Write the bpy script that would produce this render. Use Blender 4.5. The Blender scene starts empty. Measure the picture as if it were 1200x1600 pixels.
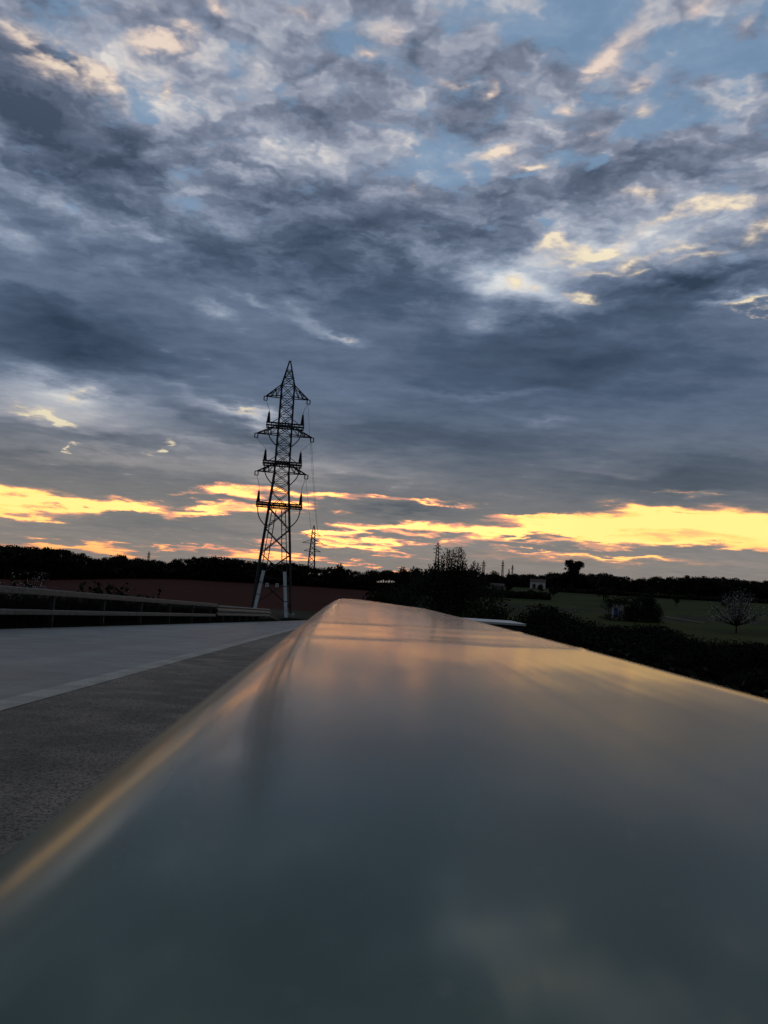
import bpy, bmesh, math, random
from mathutils import Vector, Matrix, noise as mnoise

R = math.radians
C = bpy.context.scene.collection
scene = bpy.context.scene

# ------------------------------------------------------------------ camera
# A phone lying a few centimetres above the top of the roadside barrier.
# World: metres, origin at the lens, +Y runs along the barrier.
ROLL, PITCH, YAW = R(3.6), R(5.42), R(1.92)
FPX = 1240.0                                   # focal length in pixels of the 1200 x 1600 photograph
fwd = Vector((math.sin(YAW) * math.cos(PITCH), math.cos(YAW) * math.cos(PITCH), math.sin(PITCH)))
r0 = Vector((math.cos(YAW), -math.sin(YAW), 0))
u0 = r0.cross(fwd)
rgt = r0 * math.cos(ROLL) + u0 * math.sin(ROLL)
upv = u0 * math.cos(ROLL) - r0 * math.sin(ROLL)
cam_d = bpy.data.cameras.new('camera')
cam = bpy.data.objects.new('camera', cam_d)
C.objects.link(cam)
m = Matrix((rgt, upv, -fwd)).transposed().to_4x4()
cam.matrix_world = m
cam_d.sensor_fit = 'VERTICAL'
cam_d.sensor_height = 4.8                       # a real phone sensor, so the depth of field is the real one
cam_d.sensor_width = 3.6
cam_d.lens = 4.8 * FPX / 1600.0
cam_d.clip_start, cam_d.clip_end = 0.004, 20000
cam_d.dof.use_dof = True
cam_d.dof.focus_distance = 12.0
cam_d.dof.aperture_fstop = 2.0
scene.camera = cam
scene.render.resolution_x, scene.render.resolution_y = 768, 1024
scene.render.engine = 'CYCLES'
scene.cycles.max_bounces = 5
scene.cycles.diffuse_bounces = 2
scene.cycles.glossy_bounces = 3
scene.cycles.transparent_max_bounces = 8
scene.cycles.caustics_reflective = False
scene.cycles.use_denoising = True
scene.view_settings.view_transform = 'Standard'
scene.view_settings.look = 'None'
scene.view_settings.exposure = 0
scene.view_settings.gamma = 1
scene.view_settings.use_curve_mapping = False


def ray(px, py):
    """Direction in the world that the photograph's pixel looks along."""
    return (fwd + rgt * ((px - 600) / FPX) + upv * ((800 - py) / FPX)).normalized()


def at(px, py, dist):
    """The point on that sight line at a given distance along the ground."""
    d = ray(px, py)
    return d * (dist / math.hypot(d.x, d.y))


def lin(r, g, b):
    f = lambda c: (c / 255 / 12.92) if c <= 10.3 else ((c / 255 + 0.055) / 1.055) ** 2.4
    return (f(r), f(g), f(b), 1)


# ------------------------------------------------------------------ world: dusk sky with broken stratocumulus
world = bpy.data.worlds.new('World')
scene.world = world
world.use_nodes = True
WT = world.node_tree
WT.nodes.clear()


class E:
    """A socket with arithmetic, so that the cloud field can be written as formulas."""
    def __init__(s, sock): s.s = sock
    def __add__(a, b): return mth('ADD', a, b)
    def __radd__(a, b): return mth('ADD', b, a)
    def __sub__(a, b): return mth('SUBTRACT', a, b)
    def __rsub__(a, b): return mth('SUBTRACT', b, a)
    def __mul__(a, b): return mth('MULTIPLY', a, b)
    def __rmul__(a, b): return mth('MULTIPLY', a, b)
    def __truediv__(a, b): return mth('DIVIDE', a, b)


def put(sock, v):
    if isinstance(v, E): WT.links.new(v.s, sock)
    else: sock.default_value = v


def mth(op, a, b=None, c=None):
    n = WT.nodes.new('ShaderNodeMath'); n.operation = op
    put(n.inputs[0], a)
    if b is not None: put(n.inputs[1], b)
    if c is not None: put(n.inputs[2], c)
    return E(n.outputs[0])


def vmth(op, a, b=None, c=None):
    n = WT.nodes.new('ShaderNodeVectorMath'); n.operation = op
    put(n.inputs[0], a)
    if b is not None: put(n.inputs[1], b)
    if c is not None: put(n.inputs[2], c)
    return E(n.outputs['Value'] if op in ('DOT_PRODUCT', 'LENGTH') else n.outputs[0])


def comb(x, y, z=0.0):
    n = WT.nodes.new('ShaderNodeCombineXYZ')
    for i, v in enumerate((x, y, z)): put(n.inputs[i], v)
    return E(n.outputs[0])


def fbm(vec, scale, detail=6.0, rough=0.5, lac=2.0, color=False):
    n = WT.nodes.new('ShaderNodeTexNoise'); n.noise_dimensions = '2D'
    put(n.inputs['Vector'], vec)
    n.inputs['Scale'].default_value = scale; n.inputs['Detail'].default_value = detail
    n.inputs['Roughness'].default_value = rough; n.inputs['Lacunarity'].default_value = lac
    return E(n.outputs['Color' if color else 'Fac'])


def smooth(x, a, b, lo=0.0, hi=1.0):
    n = WT.nodes.new('ShaderNodeMapRange'); n.interpolation_type = 'SMOOTHSTEP'
    put(n.inputs[0], x)
    for i, v in enumerate((a, b, lo, hi)): put(n.inputs[i + 1], v)
    return E(n.outputs[0])


def ramp(x, stops):
    n = WT.nodes.new('ShaderNodeValToRGB')
    put(n.inputs[0], x)
    cr = n.color_ramp
    cr.elements[0].position, cr.elements[0].color = stops[0]
    cr.elements[1].position, cr.elements[1].color = stops[-1]
    for p, c in stops[1:-1]:
        e = cr.elements.new(p); e.color = c
    return E(n.outputs[0])


def mixc(f, a, b):
    n = WT.nodes.new('ShaderNodeMix'); n.data_type = 'RGBA'
    put(n.inputs[0], f); put(n.inputs[6], a); put(n.inputs[7], b)
    return E(n.outputs[2])


def uv_of(px, py):
    d = ray(px, py)
    return math.atan2(d.x, d.y) * FPX, math.asin(d.z) * FPX


def blobs(P, rows):
    """Sum of soft patches of cloud or clear sky: (px, py, angular radius along, across, clockwise turn, amount)."""
    acc = None
    for px, py, w, h, rot, amp in rows:
        u, v = uv_of(px, py)
        mp = WT.nodes.new('ShaderNodeMapping'); mp.vector_type = 'TEXTURE'
        mp.inputs['Location'].default_value = (u, v, 0)
        mp.inputs['Rotation'].default_value = (0, 0, -R(rot - 3.6))
        mp.inputs['Scale'].default_value = (w * 1.75, h * 1.75, 1)
        gr = WT.nodes.new('ShaderNodeTexGradient'); gr.gradient_type = 'QUADRATIC_SPHERE'
        WT.links.new(P.s, mp.inputs[0]); WT.links.new(mp.outputs[0], gr.inputs[0])
        acc = mth('MULTIPLY_ADD', E(gr.outputs['Fac']), amp * 1.5, 0.0 if acc is None else acc)
    return acc

SUN_EL, SUN_AZ = R(0.5), R(-1.2)               # still on the horizon, behind the trees
SKY_GAIN = 0.10
tc = WT.nodes.new('ShaderNodeTexCoord')
D = E(tc.outputs['Generated'])
sp = WT.nodes.new('ShaderNodeSeparateXYZ'); WT.links.new(tc.outputs['Generated'], sp.inputs[0])
dx, dy, dz = (E(o) for o in sp.outputs)
az = mth('ARCTAN2', dx, dy) * FPX
el = mth('ARCSINE', dz) * FPX                     # 1240 units to the radian
zz = mth('MAXIMUM', dz, 0.0) + 0.085
Q = comb(dx / zz, dy / zz)                        # where the sight line meets the flat cloud deck
# the wind has torn the deck: shift every direction by turbulence before looking the patches up
tw = vmth('SUBTRACT', fbm(Q, 2.3, 6, 0.58, color=True), (0.5, 0.5, 0.5))
vs = mth('MINIMUM', dz * 2.6 + 0.16, 1.0)         # clouds flatten towards the horizon
P0 = comb(az, el)
P = vmth('ADD', P0, vmth('MULTIPLY', tw, comb(170.0 * (vs * 0.6 + 0.4), 130.0 * vs)))

n_big = fbm(Q, 0.9, 5, 0.5) - 0.5
n_mid = fbm(vmth('ADD', Q, (7.3, 2.1, 0)), 2.6, 6, 0.52) - 0.5
n_fine = fbm(vmth('ADD', vmth('MULTIPLY', Q, (0.8, 1.25, 0)), (3.7, 9.2, 0)), 9.0, 5, 0.6) - 0.5

n_cell = (fbm(vmth('ADD', Q, (1.3, 5.5, 0)), 17.0, 4, 0.6) - 0.5) * smooth(el, 420.0, 760.0, 0.0, 0.30)

vor = WT.nodes.new('ShaderNodeTexVoronoi'); vor.voronoi_dimensions = '2D'; vor.feature = 'SMOOTH_F1'
vor.inputs['Scale'].default_value = 8.5; vor.inputs['Smoothness'].default_value = 0.55; vor.inputs['Detail'].default_value = 2.0; vor.inputs['Roughness'].default_value = 0.55
wv = vmth('SUBTRACT', fbm(Q, 6.0, 4, 0.6, color=True), (0.5, 0.5, 0.5))
put(vor.inputs['Vector'], vmth('ADD', vmth('MULTIPLY', Q, (0.85, 1.0, 0)), vmth('MULTIPLY', wv, (0.22, 0.22, 0))))
puff = (0.36 - E(vor.outputs['Distance'])) * smooth(el, 330.0, 700.0)   # rounded heaps in the higher, broken deck

# lightness of the cloud deck: thick and dark in the middle, thinner overhead
base = smooth(el, 330.0, 720.0, 0.35, 0.77)
lowb = smooth(el, 60.0, 190.0, 0.20, 0.0)
lower = [
    (40, 185, 200, 62, 10, -.30), (230, 245, 170, 38, 8, -.25), (560, 345, 230, 48, 3, -.22),
    (380, 395, 230, 55, 14, -.16), (600, 435, 160, 55, 0, -.12), (120, 530, 260, 52, 2, -.22),
    (900, 575, 350, 70, 2, -.16), (1090, 440, 150, 20, -2, -.28), (960, 500, 260, 22, -6, -.14),
    (1060, 745, 190, 32, 4, -.16), (700, 690, 240, 40, 4, -.10), (290, 650, 110, 20, 10, -.16),
    (160, 690, 110, 14, 8, -.12), (90, 725, 130, 12, 2, -.10), (420, 690, 70, 16, 14, -.10), (780, 140, 80, 34, 0, -.10),
    (960, 250, 190, 26, -3, -.10), (690, 160, 60, 30, 10, -.06), (480, 60, 60, 40, 0, -.1),
    (20, 30, 60, 25, 0, .04), (560, 150, 60, 60, 30, -.06),
    (130, 95, 180, 34, 18, .22), (300, 60, 90, 40, 0, .12), (250, 170, 70, 24, 35, .18),
    (290, 285, 120, 30, 14, .20), (90, 300, 70, 22, 10, .16), (30, 375, 45, 28, 0, .20),
    (220, 340, 60, 14, 20, .16), (470, 240, 70, 18, 25, .18), (660, 235, 60, 40, 0, .22),
    (430, 110, 50, 70, 20, .14), (760, 225, 80, 24, -8, .20), (920, 90, 90, 36, -20, .18),
    (1000, 150, 60, 24, 10, .20), (870, 265, 60, 22, 0, .12), (1090, 330, 180, 28, -6, .22),
    (920, 385, 130, 22, -2, .18), (790, 455, 70, 34, 30, .26), (860, 470, 80, 22, 20, .20),
    (760, 345, 30, 20, 0, .12), (660, 385, 30, 12, 20, .16), (530, 522, 45, 10, 14, .22), (345, 495, 30, 9, 8, .16),
    (480, 490, 40, 12, 30, .12), (1170, 470, 70, 9, 4, .26), (60, 640, 130, 22, 10, .26),
    (110, 620, 80, 22, 12, .22), (330, 628, 110, 13, 16, .14), (300, 690, 120, 8, 4, .12), (390, 650, 70, 12, 12, .22),
    (860, 665, 60, 10, 12, .10), (970, 730, 120, 12, 8, .10), (960, 560, 260, 16, 4, -.05),
    (750, 610, 190, 9, 3, .08), (1080, 770, 60, 7, 4, .12), (620, 745, 120, 14, 6, .08),
    (820, 405, 150, 44, 0, .14), (1010, 385, 200, 34, -4, .10), (745, 455, 44, 50, 20, .20), (800, 440, 70, 40, 0, .22), (150, 625, 190, 34, 8, .26), (40, 655, 120, 14, 10, .12), (560, 670, 150, 20, 3, -.05), (200, 65, 200, 50, 12, .12), (640, 395, 60, 14, 20, .18), (1100, 300, 160, 40, 0, .10), (20, 460, 200, 14, 8, .08), (410, 480, 60, 8, 16, .12),
    (200, 715, 260, 26, 2, .16), (480, 730, 200, 30, 0, .14), (240, 820, 150, 22, 2, -.08), (620, 800, 110, 11, 0, -.14), (420, 740, 160, 12, 0, .05),
]
rough_k = smooth(el, 120.0, 780.0, 0.42, 1.0)
L = base + lowb + blobs(P, lower) + n_big * (0.26 * rough_k) + n_mid * (0.34 * rough_k) + n_fine * smooth(el, 200.0, 800.0, 0.13, 0.36) + n_cell + puff * 0.58

hi_cols = ramp(L, [(0.0, lin(50, 64, 84)), (0.22, lin(74, 90, 112)), (0.40, lin(104, 119, 142)), (0.58, lin(143, 155, 175)),
                   (0.76, lin(180, 189, 202)), (1.0, lin(224, 226, 226))])
lo_cols = ramp(L, [(0.0, lin(66, 76, 88)), (0.25, lin(92, 98, 104)), (0.48, lin(124, 122, 121)), (0.72, lin(160, 150, 142)),
                   (1.0, lin(205, 190, 165))])
top_cols = ramp(L, [(0.0, lin(72, 84, 104)), (0.25, lin(98, 108, 128)), (0.5, lin(130, 138, 157)), (0.7, lin(163, 168, 182)), (1.0, lin(222, 216, 212))])
cloud = mixc(smooth(el, 95.0, 320.0), lo_cols, mixc(smooth(el, 430.0, 700.0), hi_cols, top_cols))

# clear sky behind: the physical sky, seen through the gaps in the upper deck
sky = WT.nodes.new('ShaderNodeTexSky')
sky.sky_type = 'NISHITA'; sky.sun_disc = False
sky.sun_elevation, sky.sun_rotation = SUN_EL, SUN_AZ
sky.altitude = 100; sky.dust_density = 1.0
skyv = vmth('MULTIPLY', E(sky.outputs[0]), (SKY_GAIN * 0.95, SKY_GAIN * 1.0, SKY_GAIN * 1.08))
gaps = [
    (905, 40, 48, 20, 0, .4), (1150, 110, 40, 24, 0, .34), (1020, 60, 32, 14, 0, .34), (700, 30, 32, 19, 0, .3), (800, 60, 32, 16, 0, .26), (925, 245, 35, 9, 0, .5), (810, 260, 24, 8, 0, .45), (690, 285, 20, 9, 0, .6), (1000, 205, 24, 14, 0, .4), (1130, 265, 48, 11, 0, .26), (770, 170, 32, 11, 0, .24), (450, 150, 48, 19, 20, .28), (250, 205, 24, 11, 0, .4), (510, 110, 32, 32, 0, .24),
    (655, 250, 48, 24, 0, .5), (735, 265, 24, 19, 0, .5), (850, 235, 48, 17, -6, .42), (1080, 85, 88, 40, 0, .45),
    (880, 25, 88, 32, 0, .5), (960, 210, 48, 17, -20, .4), (850, 365, 17, 9, 0, .6), (230, 180, 40, 14, 20, .42), (370, 130, 32, 48, 20, .38),
    (560, 40, 48, 32, 0, .34), (1040, 200, 80, 24, 0, .3), (300, 300, 64, 17, 15, .26), (90, 295, 32, 11, 0, .36), (1090, 300, 96, 12, -4, .3), (700, 210, 80, 48, 0, .16),
]
gk = smooth(blobs(P, gaps) + n_mid * 0.6 + n_fine * 1.2 + n_cell * 1.4 - puff * 0.5 - mth('MULTIPLY', L - 0.5, -0.3), 0.21, 0.66)
col = mixc(gk * 0.8, cloud, mixc(0.5, skyv, lin(150, 192, 234)))

# parts of the deck that the low sun still reaches: cream and peach above, yellow in the clear slot at the horizon
warm_hi = [
    (30, 85, 80, 28, 20, .72), (110, 115, 90, 26, 20, .8), (160, 135, 30, 12, 20, .6), (225, 75, 36, 44, -30, .72), (265, 85, 50, 34, -20, .72), (300, 60, 40, 20, -10, .5), (262, 160, 12, 10, 30, .6),
    (345, 12, 36, 16, 20, .6), (585, 65, 26, 14, 0, .55), (720, 110, 40, 10, 10, .45), (755, 133, 12, 9, 0, .6),
    (930, 75, 60, 22, -20, .52), (905, 100, 34, 14, -14, .5), (985, 135, 32, 13, -6, .66), (1010, 165, 24, 14, 0, .56), (1070, 30, 60, 16, 0, .34), (1150, 55, 30, 12, -20, .42),
    (755, 230, 34, 9, -8, .8), (815, 240, 36, 8, 6, .55), (730, 205, 60, 10, 0, .36), (915, 203, 36, 7, 4, .45), (1000, 300, 46, 12, 6, .52),
    (1120, 322, 90, 11, -6, .82), (1030, 340, 60, 9, -10, .6), (1185, 350, 34, 16, -10, .66), (935, 383, 38, 10, -2, .85), (865, 385, 44, 8, 0, .7), (990, 395, 24, 10, 0, .6), (1050, 375, 60, 8, -4, .4),
    (1090, 390, 50, 8, 0, .35), (905, 470, 24, 9, 14, .62), (790, 448, 26, 18, 0, .62), (940, 415, 50, 8, 4, .4), (880, 400, 60, 10, 0, .3), (825, 460, 16, 8, 0, .4), (1000, 415, 20, 6, 0, .4), (1190, 475, 40, 6, 4, .62),
    (125, 620, 20, 12, -10, .5), (60, 645, 40, 8, 14, .55), (15, 640, 20, 8, 14, .5), (85, 655, 24, 5, 14, .6), (265, 703, 12, 8, 30, .62), (115, 701, 6, 4, 0, .5),
    (535, 523, 22, 5, 14, .3), (370, 640, 50, 6, 12, .32), (500, 8, 60, 14, 0, .3), (620, 30, 40, 30, 0, .25), (870, 160, 30, 10, 0, .3), (640, 300, 20, 8, 0, .2),
]
wh = blobs(P, warm_hi) * (n_mid * 1.2 + n_fine * 2.6 + n_cell * 2.0 + puff * 1.2 + 1.3)
wk = smooth(wh, 0.04, 0.85)
warm_col = ramp(smooth(el, 250.0, 900.0), [(0.0, lin(238, 226, 190)), (0.35, lin(250, 234, 198)), (0.7, lin(246, 225, 202)), (1.0, lin(236, 212, 198))])
warm_hot = smooth(wh, 0.25, 0.95)
col = mixc(wk * 0.85, col, mixc(warm_hot, mixc(0.55, warm_col, lin(205, 178, 166)), warm_col))

P2 = vmth('ADD', P0, vmth('MULTIPLY', tw, comb(170.0, 30.0)))
tw2 = vmth('SUBTRACT', fbm(vmth('MULTIPLY', P0, (0.006, 0.026, 0)), 1.0, 6, 0.62, color=True), (0.5, 0.5, 0.5))
P2 = vmth('ADD', P2, vmth('MULTIPLY', tw2, (150.0, 38.0, 0)))
slot = [
    (1060, 818, 190, 17, 2, 1.0), (880, 826, 170, 15, -2, 1.0), (1220, 828, 120, 19, 3, 1.0), (720, 828, 110, 8, 0, .95), (1000, 845, 200, 9, 3, .8), (1020, 797, 60, 8, 4, .75),
    (630, 820, 80, 6, -2, .8), (560, 830, 60, 6, -4, .7), (860, 806, 60, 6, 0, .6), (520, 840, 40, 5, 6, .6), (840, 858, 60, 4, 4, .55), (960, 872, 110, 4, 4, .62),
    (60, 782, 110, 14, 3, 1.0), (170, 792, 80, 8, 6, 1.0), (-60, 785, 90, 20, 2, 1.0), (30, 808, 40, 5, 6, .6),
    (355, 770, 50, 9, -4, 1.0), (310, 796, 60, 7, -3, .95), (400, 775, 50, 8, 0, .8), (480, 771, 60, 6, 4, .7), (495, 794, 42, 7, 2, 1.0), (420, 795, 50, 8, 0, .8), (590, 776, 50, 4, 5, .45), (680, 784, 60, 3, 2, .55),
    (90, 852, 60, 6, 2, .8), (150, 862, 60, 7, 6, .75), (270, 860, 40, 3, 2, .6), (170, 850, 30, 4, 2, .5), (425, 872, 70, 6, 2, 1.0), (340, 860, 40, 3, 2, .4), (500, 875, 40, 4, 3, .6),
    (540, 855, 30, 6, 12, .85), (570, 845, 40, 5, -6, .7), (590, 862, 40, 4, 8, .5), (565, 884, 14, 4, 8, .7), (622, 888, 10, 6, 0, .8), (500, 832, 50, 4, -3, .6), (640, 845, 50, 4, -3, .4),
    (410, 848, 40, 3, 0, .4), (20, 858, 30, 5, 10, .6), (1040, 770, 40, 4, 8, .28), (1110, 775, 30, 4, 6, .26), (900, 874, 330, 13, 2, .17), (1100, 800, 140, 10, 4, .3),
]
bars = [
    (840, 839, 52, 4, 1, -.9), (917, 844, 14, 3, 0, -.5), (1010, 861, 190, 4, 3, -.75), (1150, 862, 90, 7, 2, -.7), (830, 803, 40, 4, 2, -.5), (1100, 808, 60, 6, 6, -.34), (1060, 808, 16, 7, 0, -.34),
    (205, 803, 40, 8, -8, -.5), (350, 783, 24, 3, 4, -.5), (640, 838, 60, 4, 0, -.4), (1170, 815, 60, 4, 3, -.25), (960, 812, 80, 3, 0, -.15), (100, 793, 90, 2, 5, -.2), (0, 776, 50, 2, 2, -.2),
]
sl = blobs(P2, slot) + blobs(P2, bars)
slk = smooth(sl + n_mid * 0.25 + n_fine * 0.2, 0.08, 0.72)
hot = smooth(sl, 0.25, 0.95)
glow_col = ramp(hot, [(0.0, lin(202, 160, 130)), (0.3, lin(240, 196, 126)), (0.6, lin(254, 226, 122)), (1.0, lin(255, 240, 138))])
# the closer to the ground the redder
redder = smooth(el, 10.0, 80.0)
glow_col = mixc(redder, mixc(0.45, glow_col, lin(250, 150, 70)), glow_col)
halo = smooth(sl, 0.0, 0.4) * 0.4
col = mixc(halo, col, lin(196, 164, 128))
near_sun = smooth(mth('ABSOLUTE', az + 26.0), 40.0, 420.0, 1.0, 0.0)           # the cloud edges burn brightest round the hidden sun
glow_col = vmth('MULTIPLY', glow_col, comb(near_sun * 0.9 + 1.5, near_sun * 0.28 + 1.05, near_sun * 0.3 + 1.15))     # brighter than the film can hold
col = mixc(slk, col, glow_col)
# band of dusk air right over the ground
col = mixc(smooth(el, 0.0, 80.0, 0.42, 0.0), col, lin(140, 124, 112))
# opposite the sunset the dusk sky is dimmer all the way round
col = vmth('MULTIPLY', col, comb(*[smooth(dy, -0.8, 0.6, 0.42, 1.0)] * 3))
# far below the horizon nothing is seen: dim ground colour
col = mixc(smooth(el, -60.0, 0.0, 1.0, 0.0), col, lin(40, 40, 36))
bg = WT.nodes.new('ShaderNodeBackground'); WT.links.new(col.s, bg.inputs[0]); bg.inputs[1].default_value = 1.0
ow = WT.nodes.new('ShaderNodeOutputWorld'); WT.links.new(bg.outputs[0], ow.inputs[0])
world.cycles.sampling_method = 'MANUAL'
world.cycles.sample_map_resolution = 512

# the sun itself is down behind the trees and the cloud: what still comes through is weak, warm and low
sun_d = bpy.data.lights.new('sun', 'SUN'); sun = bpy.data.objects.new('sun', sun_d); C.objects.link(sun)
sun_d.energy = 0.01; sun_d.angle = R(1.5); sun_d.color = (1.0, 0.62, 0.34)
sd = Vector((math.sin(SUN_AZ) * math.cos(SUN_EL), math.cos(SUN_AZ) * math.cos(SUN_EL), math.sin(SUN_EL)))
sun.rotation_euler = (-sd).to_track_quat('-Z', 'Y').to_euler()

# ------------------------------------------------------------------ helpers
def tag(o, label=None, cat=None, group=None, kind=None):
    for k, v in (('label', label), ('category', cat), ('group', group), ('kind', kind)):
        if v: o[k] = v
    return o


def empty(name, loc, rz=0.0):
    o = bpy.data.objects.new(name, None); C.objects.link(o)
    o.location = loc; o.rotation_euler = (0, 0, rz); o.empty_display_size = 0.2
    return o


class MB:
    """Collects simple solids; build() links them as one mesh object."""
    def __init__(s): s.v, s.f = [], []

    def poly(s, vs, fs):
        n = len(s.v); s.v += [tuple(v) for v in vs]; s.f += [tuple(n + i for i in f) for f in fs]

    def box(s, x0, x1, y0, y1, z0, z1):
        s.poly([(x, y, z) for z in (z0, z1) for y in (y0, y1) for x in (x0, x1)],
               [(0, 2, 3, 1), (4, 5, 7, 6), (0, 1, 5, 4), (2, 6, 7, 3), (0, 4, 6, 2), (1, 3, 7, 5)])

    def bar(s, a, b, w, h=None):
        a, b = Vector(a), Vector(b); d = (b - a).normalized(); h = h or w
        p = d.cross(Vector((0, 0, 1)))
        p = p.normalized() if p.length > 1e-4 else Vector((1, 0, 0))
        q = d.cross(p)
        vs = [c + p * i * w / 2 + q * j * h / 2 for c in (a, b) for j in (-1, 1) for i in (-1, 1)]
        s.poly(vs, [(0, 2, 3, 1), (4, 5, 7, 6), (0, 1, 5, 4), (2, 6, 7, 3), (0, 4, 6, 2), (1, 3, 7, 5)])

    def tube(s, pts, rad, n=6):
        pts = [Vector(p) for p in pts]; rad = rad if isinstance(rad, (list, tuple)) else [rad] * len(pts)
        vs, fs = [], []
        for i, p in enumerate(pts):
            d = (pts[min(i + 1, len(pts) - 1)] - pts[max(i - 1, 0)]).normalized()
            a = d.cross(Vector((0.31, 0.95, 0.02)) if abs(d.y) < 0.9 else Vector((1, 0, 0))).normalized(); b = d.cross(a)
            for k in range(n):
                t = 2 * math.pi * k / n
                vs.append(p + (a * math.cos(t) + b * math.sin(t)) * rad[i])
        for i in range(len(pts) - 1):
            for k in range(n):
                fs.append((i * n + k, i * n + (k + 1) % n, (i + 1) * n + (k + 1) % n, (i + 1) * n + k))
        fs.append(tuple(range(n - 1, -1, -1))); fs.append(tuple((len(pts) - 1) * n + k for k in range(n)))
        s.poly(vs, fs)

    def mesh(s, name, mat, smooth=False):
        me = bpy.data.meshes.new(name); me.from_pydata(s.v, [], s.f)
        if mat: me.materials.append(mat)
        if smooth: me.polygons.foreach_set('use_smooth', [True] * len(me.polygons))
        me.update()
        return me

    def build(s, name, mat, parent=None, smooth=False):
        return link(s.mesh(name, mat, smooth), name, parent)


def link(me, name, parent=None, loc=None):
    o = bpy.data.objects.new(name, me); C.objects.link(o)
    if parent: o.parent = parent
    if loc is not None: o.location = loc
    return o


def copy_tree(o, parent=None):
    c = o.copy(); C.objects.link(c)
    if parent: c.parent = parent
    for ch in list(o.children): copy_tree(ch, c)
    return c


# ------------------------------------------------------------------ materials
def mat(name, col, rough=0.7, var=0.25, scale=3.0, metal=0.0, spec=0.5, bump=0.0, bscale=20.0, col2=None):
    mt = bpy.data.materials.new(name); mt.use_nodes = True
    t = mt.node_tree; b = t.nodes['Principled BSDF']
    g = t.nodes.new('ShaderNodeTexCoord')
    nz = t.nodes.new('ShaderNodeTexNoise'); nz.inputs['Scale'].default_value = scale; nz.inputs['Detail'].default_value = 5
    t.links.new(g.outputs['Object'], nz.inputs['Vector'])
    cr = t.nodes.new('ShaderNodeValToRGB')
    c2 = col2 or tuple(c * (1 - var) for c in col)
    c1 = tuple(c * (1 + var) for c in col) if col2 is None else col
    cr.color_ramp.elements[0].position, cr.color_ramp.elements[0].color = 0.3, (*c2, 1)
    cr.color_ramp.elements[1].position, cr.color_ramp.elements[1].color = 0.7, (*c1, 1)
    t.links.new(nz.outputs['Fac'], cr.inputs[0]); t.links.new(cr.outputs[0], b.inputs['Base Color'])
    b.inputs['Roughness'].default_value = rough; b.inputs['Metallic'].default_value = metal
    b.inputs['Specular IOR Level'].default_value = spec
    if bump:
        n2 = t.nodes.new('ShaderNodeTexNoise'); n2.inputs['Scale'].default_value = bscale; n2.inputs['Detail'].default_value = 6
        t.links.new(g.outputs['Object'], n2.inputs['Vector'])
        bp = t.nodes.new('ShaderNodeBump'); bp.inputs['Strength'].default_value = 1.0; bp.inputs['Distance'].default_value = bump
        t.links.new(n2.outputs['Fac'], bp.inputs['Height']); t.links.new(bp.outputs[0], b.inputs['Normal'])
    return mt


M_steel = mat('dark_weathered_steel', (0.022, 0.022, 0.024), 0.65, 0.25, 0.8, metal=0.0)
M_porcelain = mat('brown_porcelain', (0.035, 0.02, 0.016), 0.35, 0.2, 2)
M_rubber = mat('black_cable_sheath', (0.015, 0.015, 0.016), 0.6, 0.2, 2)
M_alu = mat('conductor_aluminium', (0.12, 0.12, 0.125), 0.5, 0.1, 2, metal=0.5)
M_casing = mat('pale_zinc_casing', (0.74, 0.80, 0.82), 0.5, 0.12, 1.6)
M_plate = mat('white_enamel_plate', (0.78, 0.78, 0.75), 0.4, 0.05, 4)
M_mark = mat('grey_print', (0.16, 0.16, 0.17), 0.5, 0.05, 4)
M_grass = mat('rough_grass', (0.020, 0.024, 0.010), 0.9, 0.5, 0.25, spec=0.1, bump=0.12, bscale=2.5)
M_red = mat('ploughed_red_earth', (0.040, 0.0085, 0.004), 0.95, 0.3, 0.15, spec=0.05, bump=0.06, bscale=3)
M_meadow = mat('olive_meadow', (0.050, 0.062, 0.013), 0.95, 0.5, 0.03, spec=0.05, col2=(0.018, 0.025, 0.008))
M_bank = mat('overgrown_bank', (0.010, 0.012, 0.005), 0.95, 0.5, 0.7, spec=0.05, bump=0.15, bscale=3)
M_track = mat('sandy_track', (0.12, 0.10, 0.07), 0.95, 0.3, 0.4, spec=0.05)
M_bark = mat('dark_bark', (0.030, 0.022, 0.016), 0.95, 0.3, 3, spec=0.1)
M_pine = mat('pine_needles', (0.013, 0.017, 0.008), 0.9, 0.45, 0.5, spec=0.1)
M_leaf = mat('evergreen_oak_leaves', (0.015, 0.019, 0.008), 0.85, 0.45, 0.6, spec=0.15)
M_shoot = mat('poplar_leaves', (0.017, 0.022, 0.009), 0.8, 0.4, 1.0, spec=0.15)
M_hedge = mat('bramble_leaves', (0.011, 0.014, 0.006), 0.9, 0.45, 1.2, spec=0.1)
M_blossom = mat('white_blossom', (0.62, 0.60, 0.57), 0.8, 0.15, 2, spec=0.1)
M_wall = mat('whitewashed_wall', (0.60, 0.58, 0.54), 0.85, 0.12, 0.6)
M_greywall = mat('grey_render', (0.13, 0.125, 0.12), 0.9, 0.15, 0.6)
M_roof = mat('clay_roof', (0.07, 0.045, 0.035), 0.9, 0.25, 1.2)
M_dark = mat('dark_window', (0.015, 0.016, 0.018), 0.15, 0.1, 1)
M_blue = mat('blue_paint', (0.05, 0.09, 0.30), 0.5, 0.15, 2)
M_conc = mat('weathered_concrete', (0.24, 0.24, 0.22), 0.9, 0.25, 2.5, bump=0.004, bscale=30)
M_cope = mat('pale_coping', (0.58, 0.57, 0.53), 0.6, 0.12, 3, bump=0.002, bscale=40)


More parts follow.
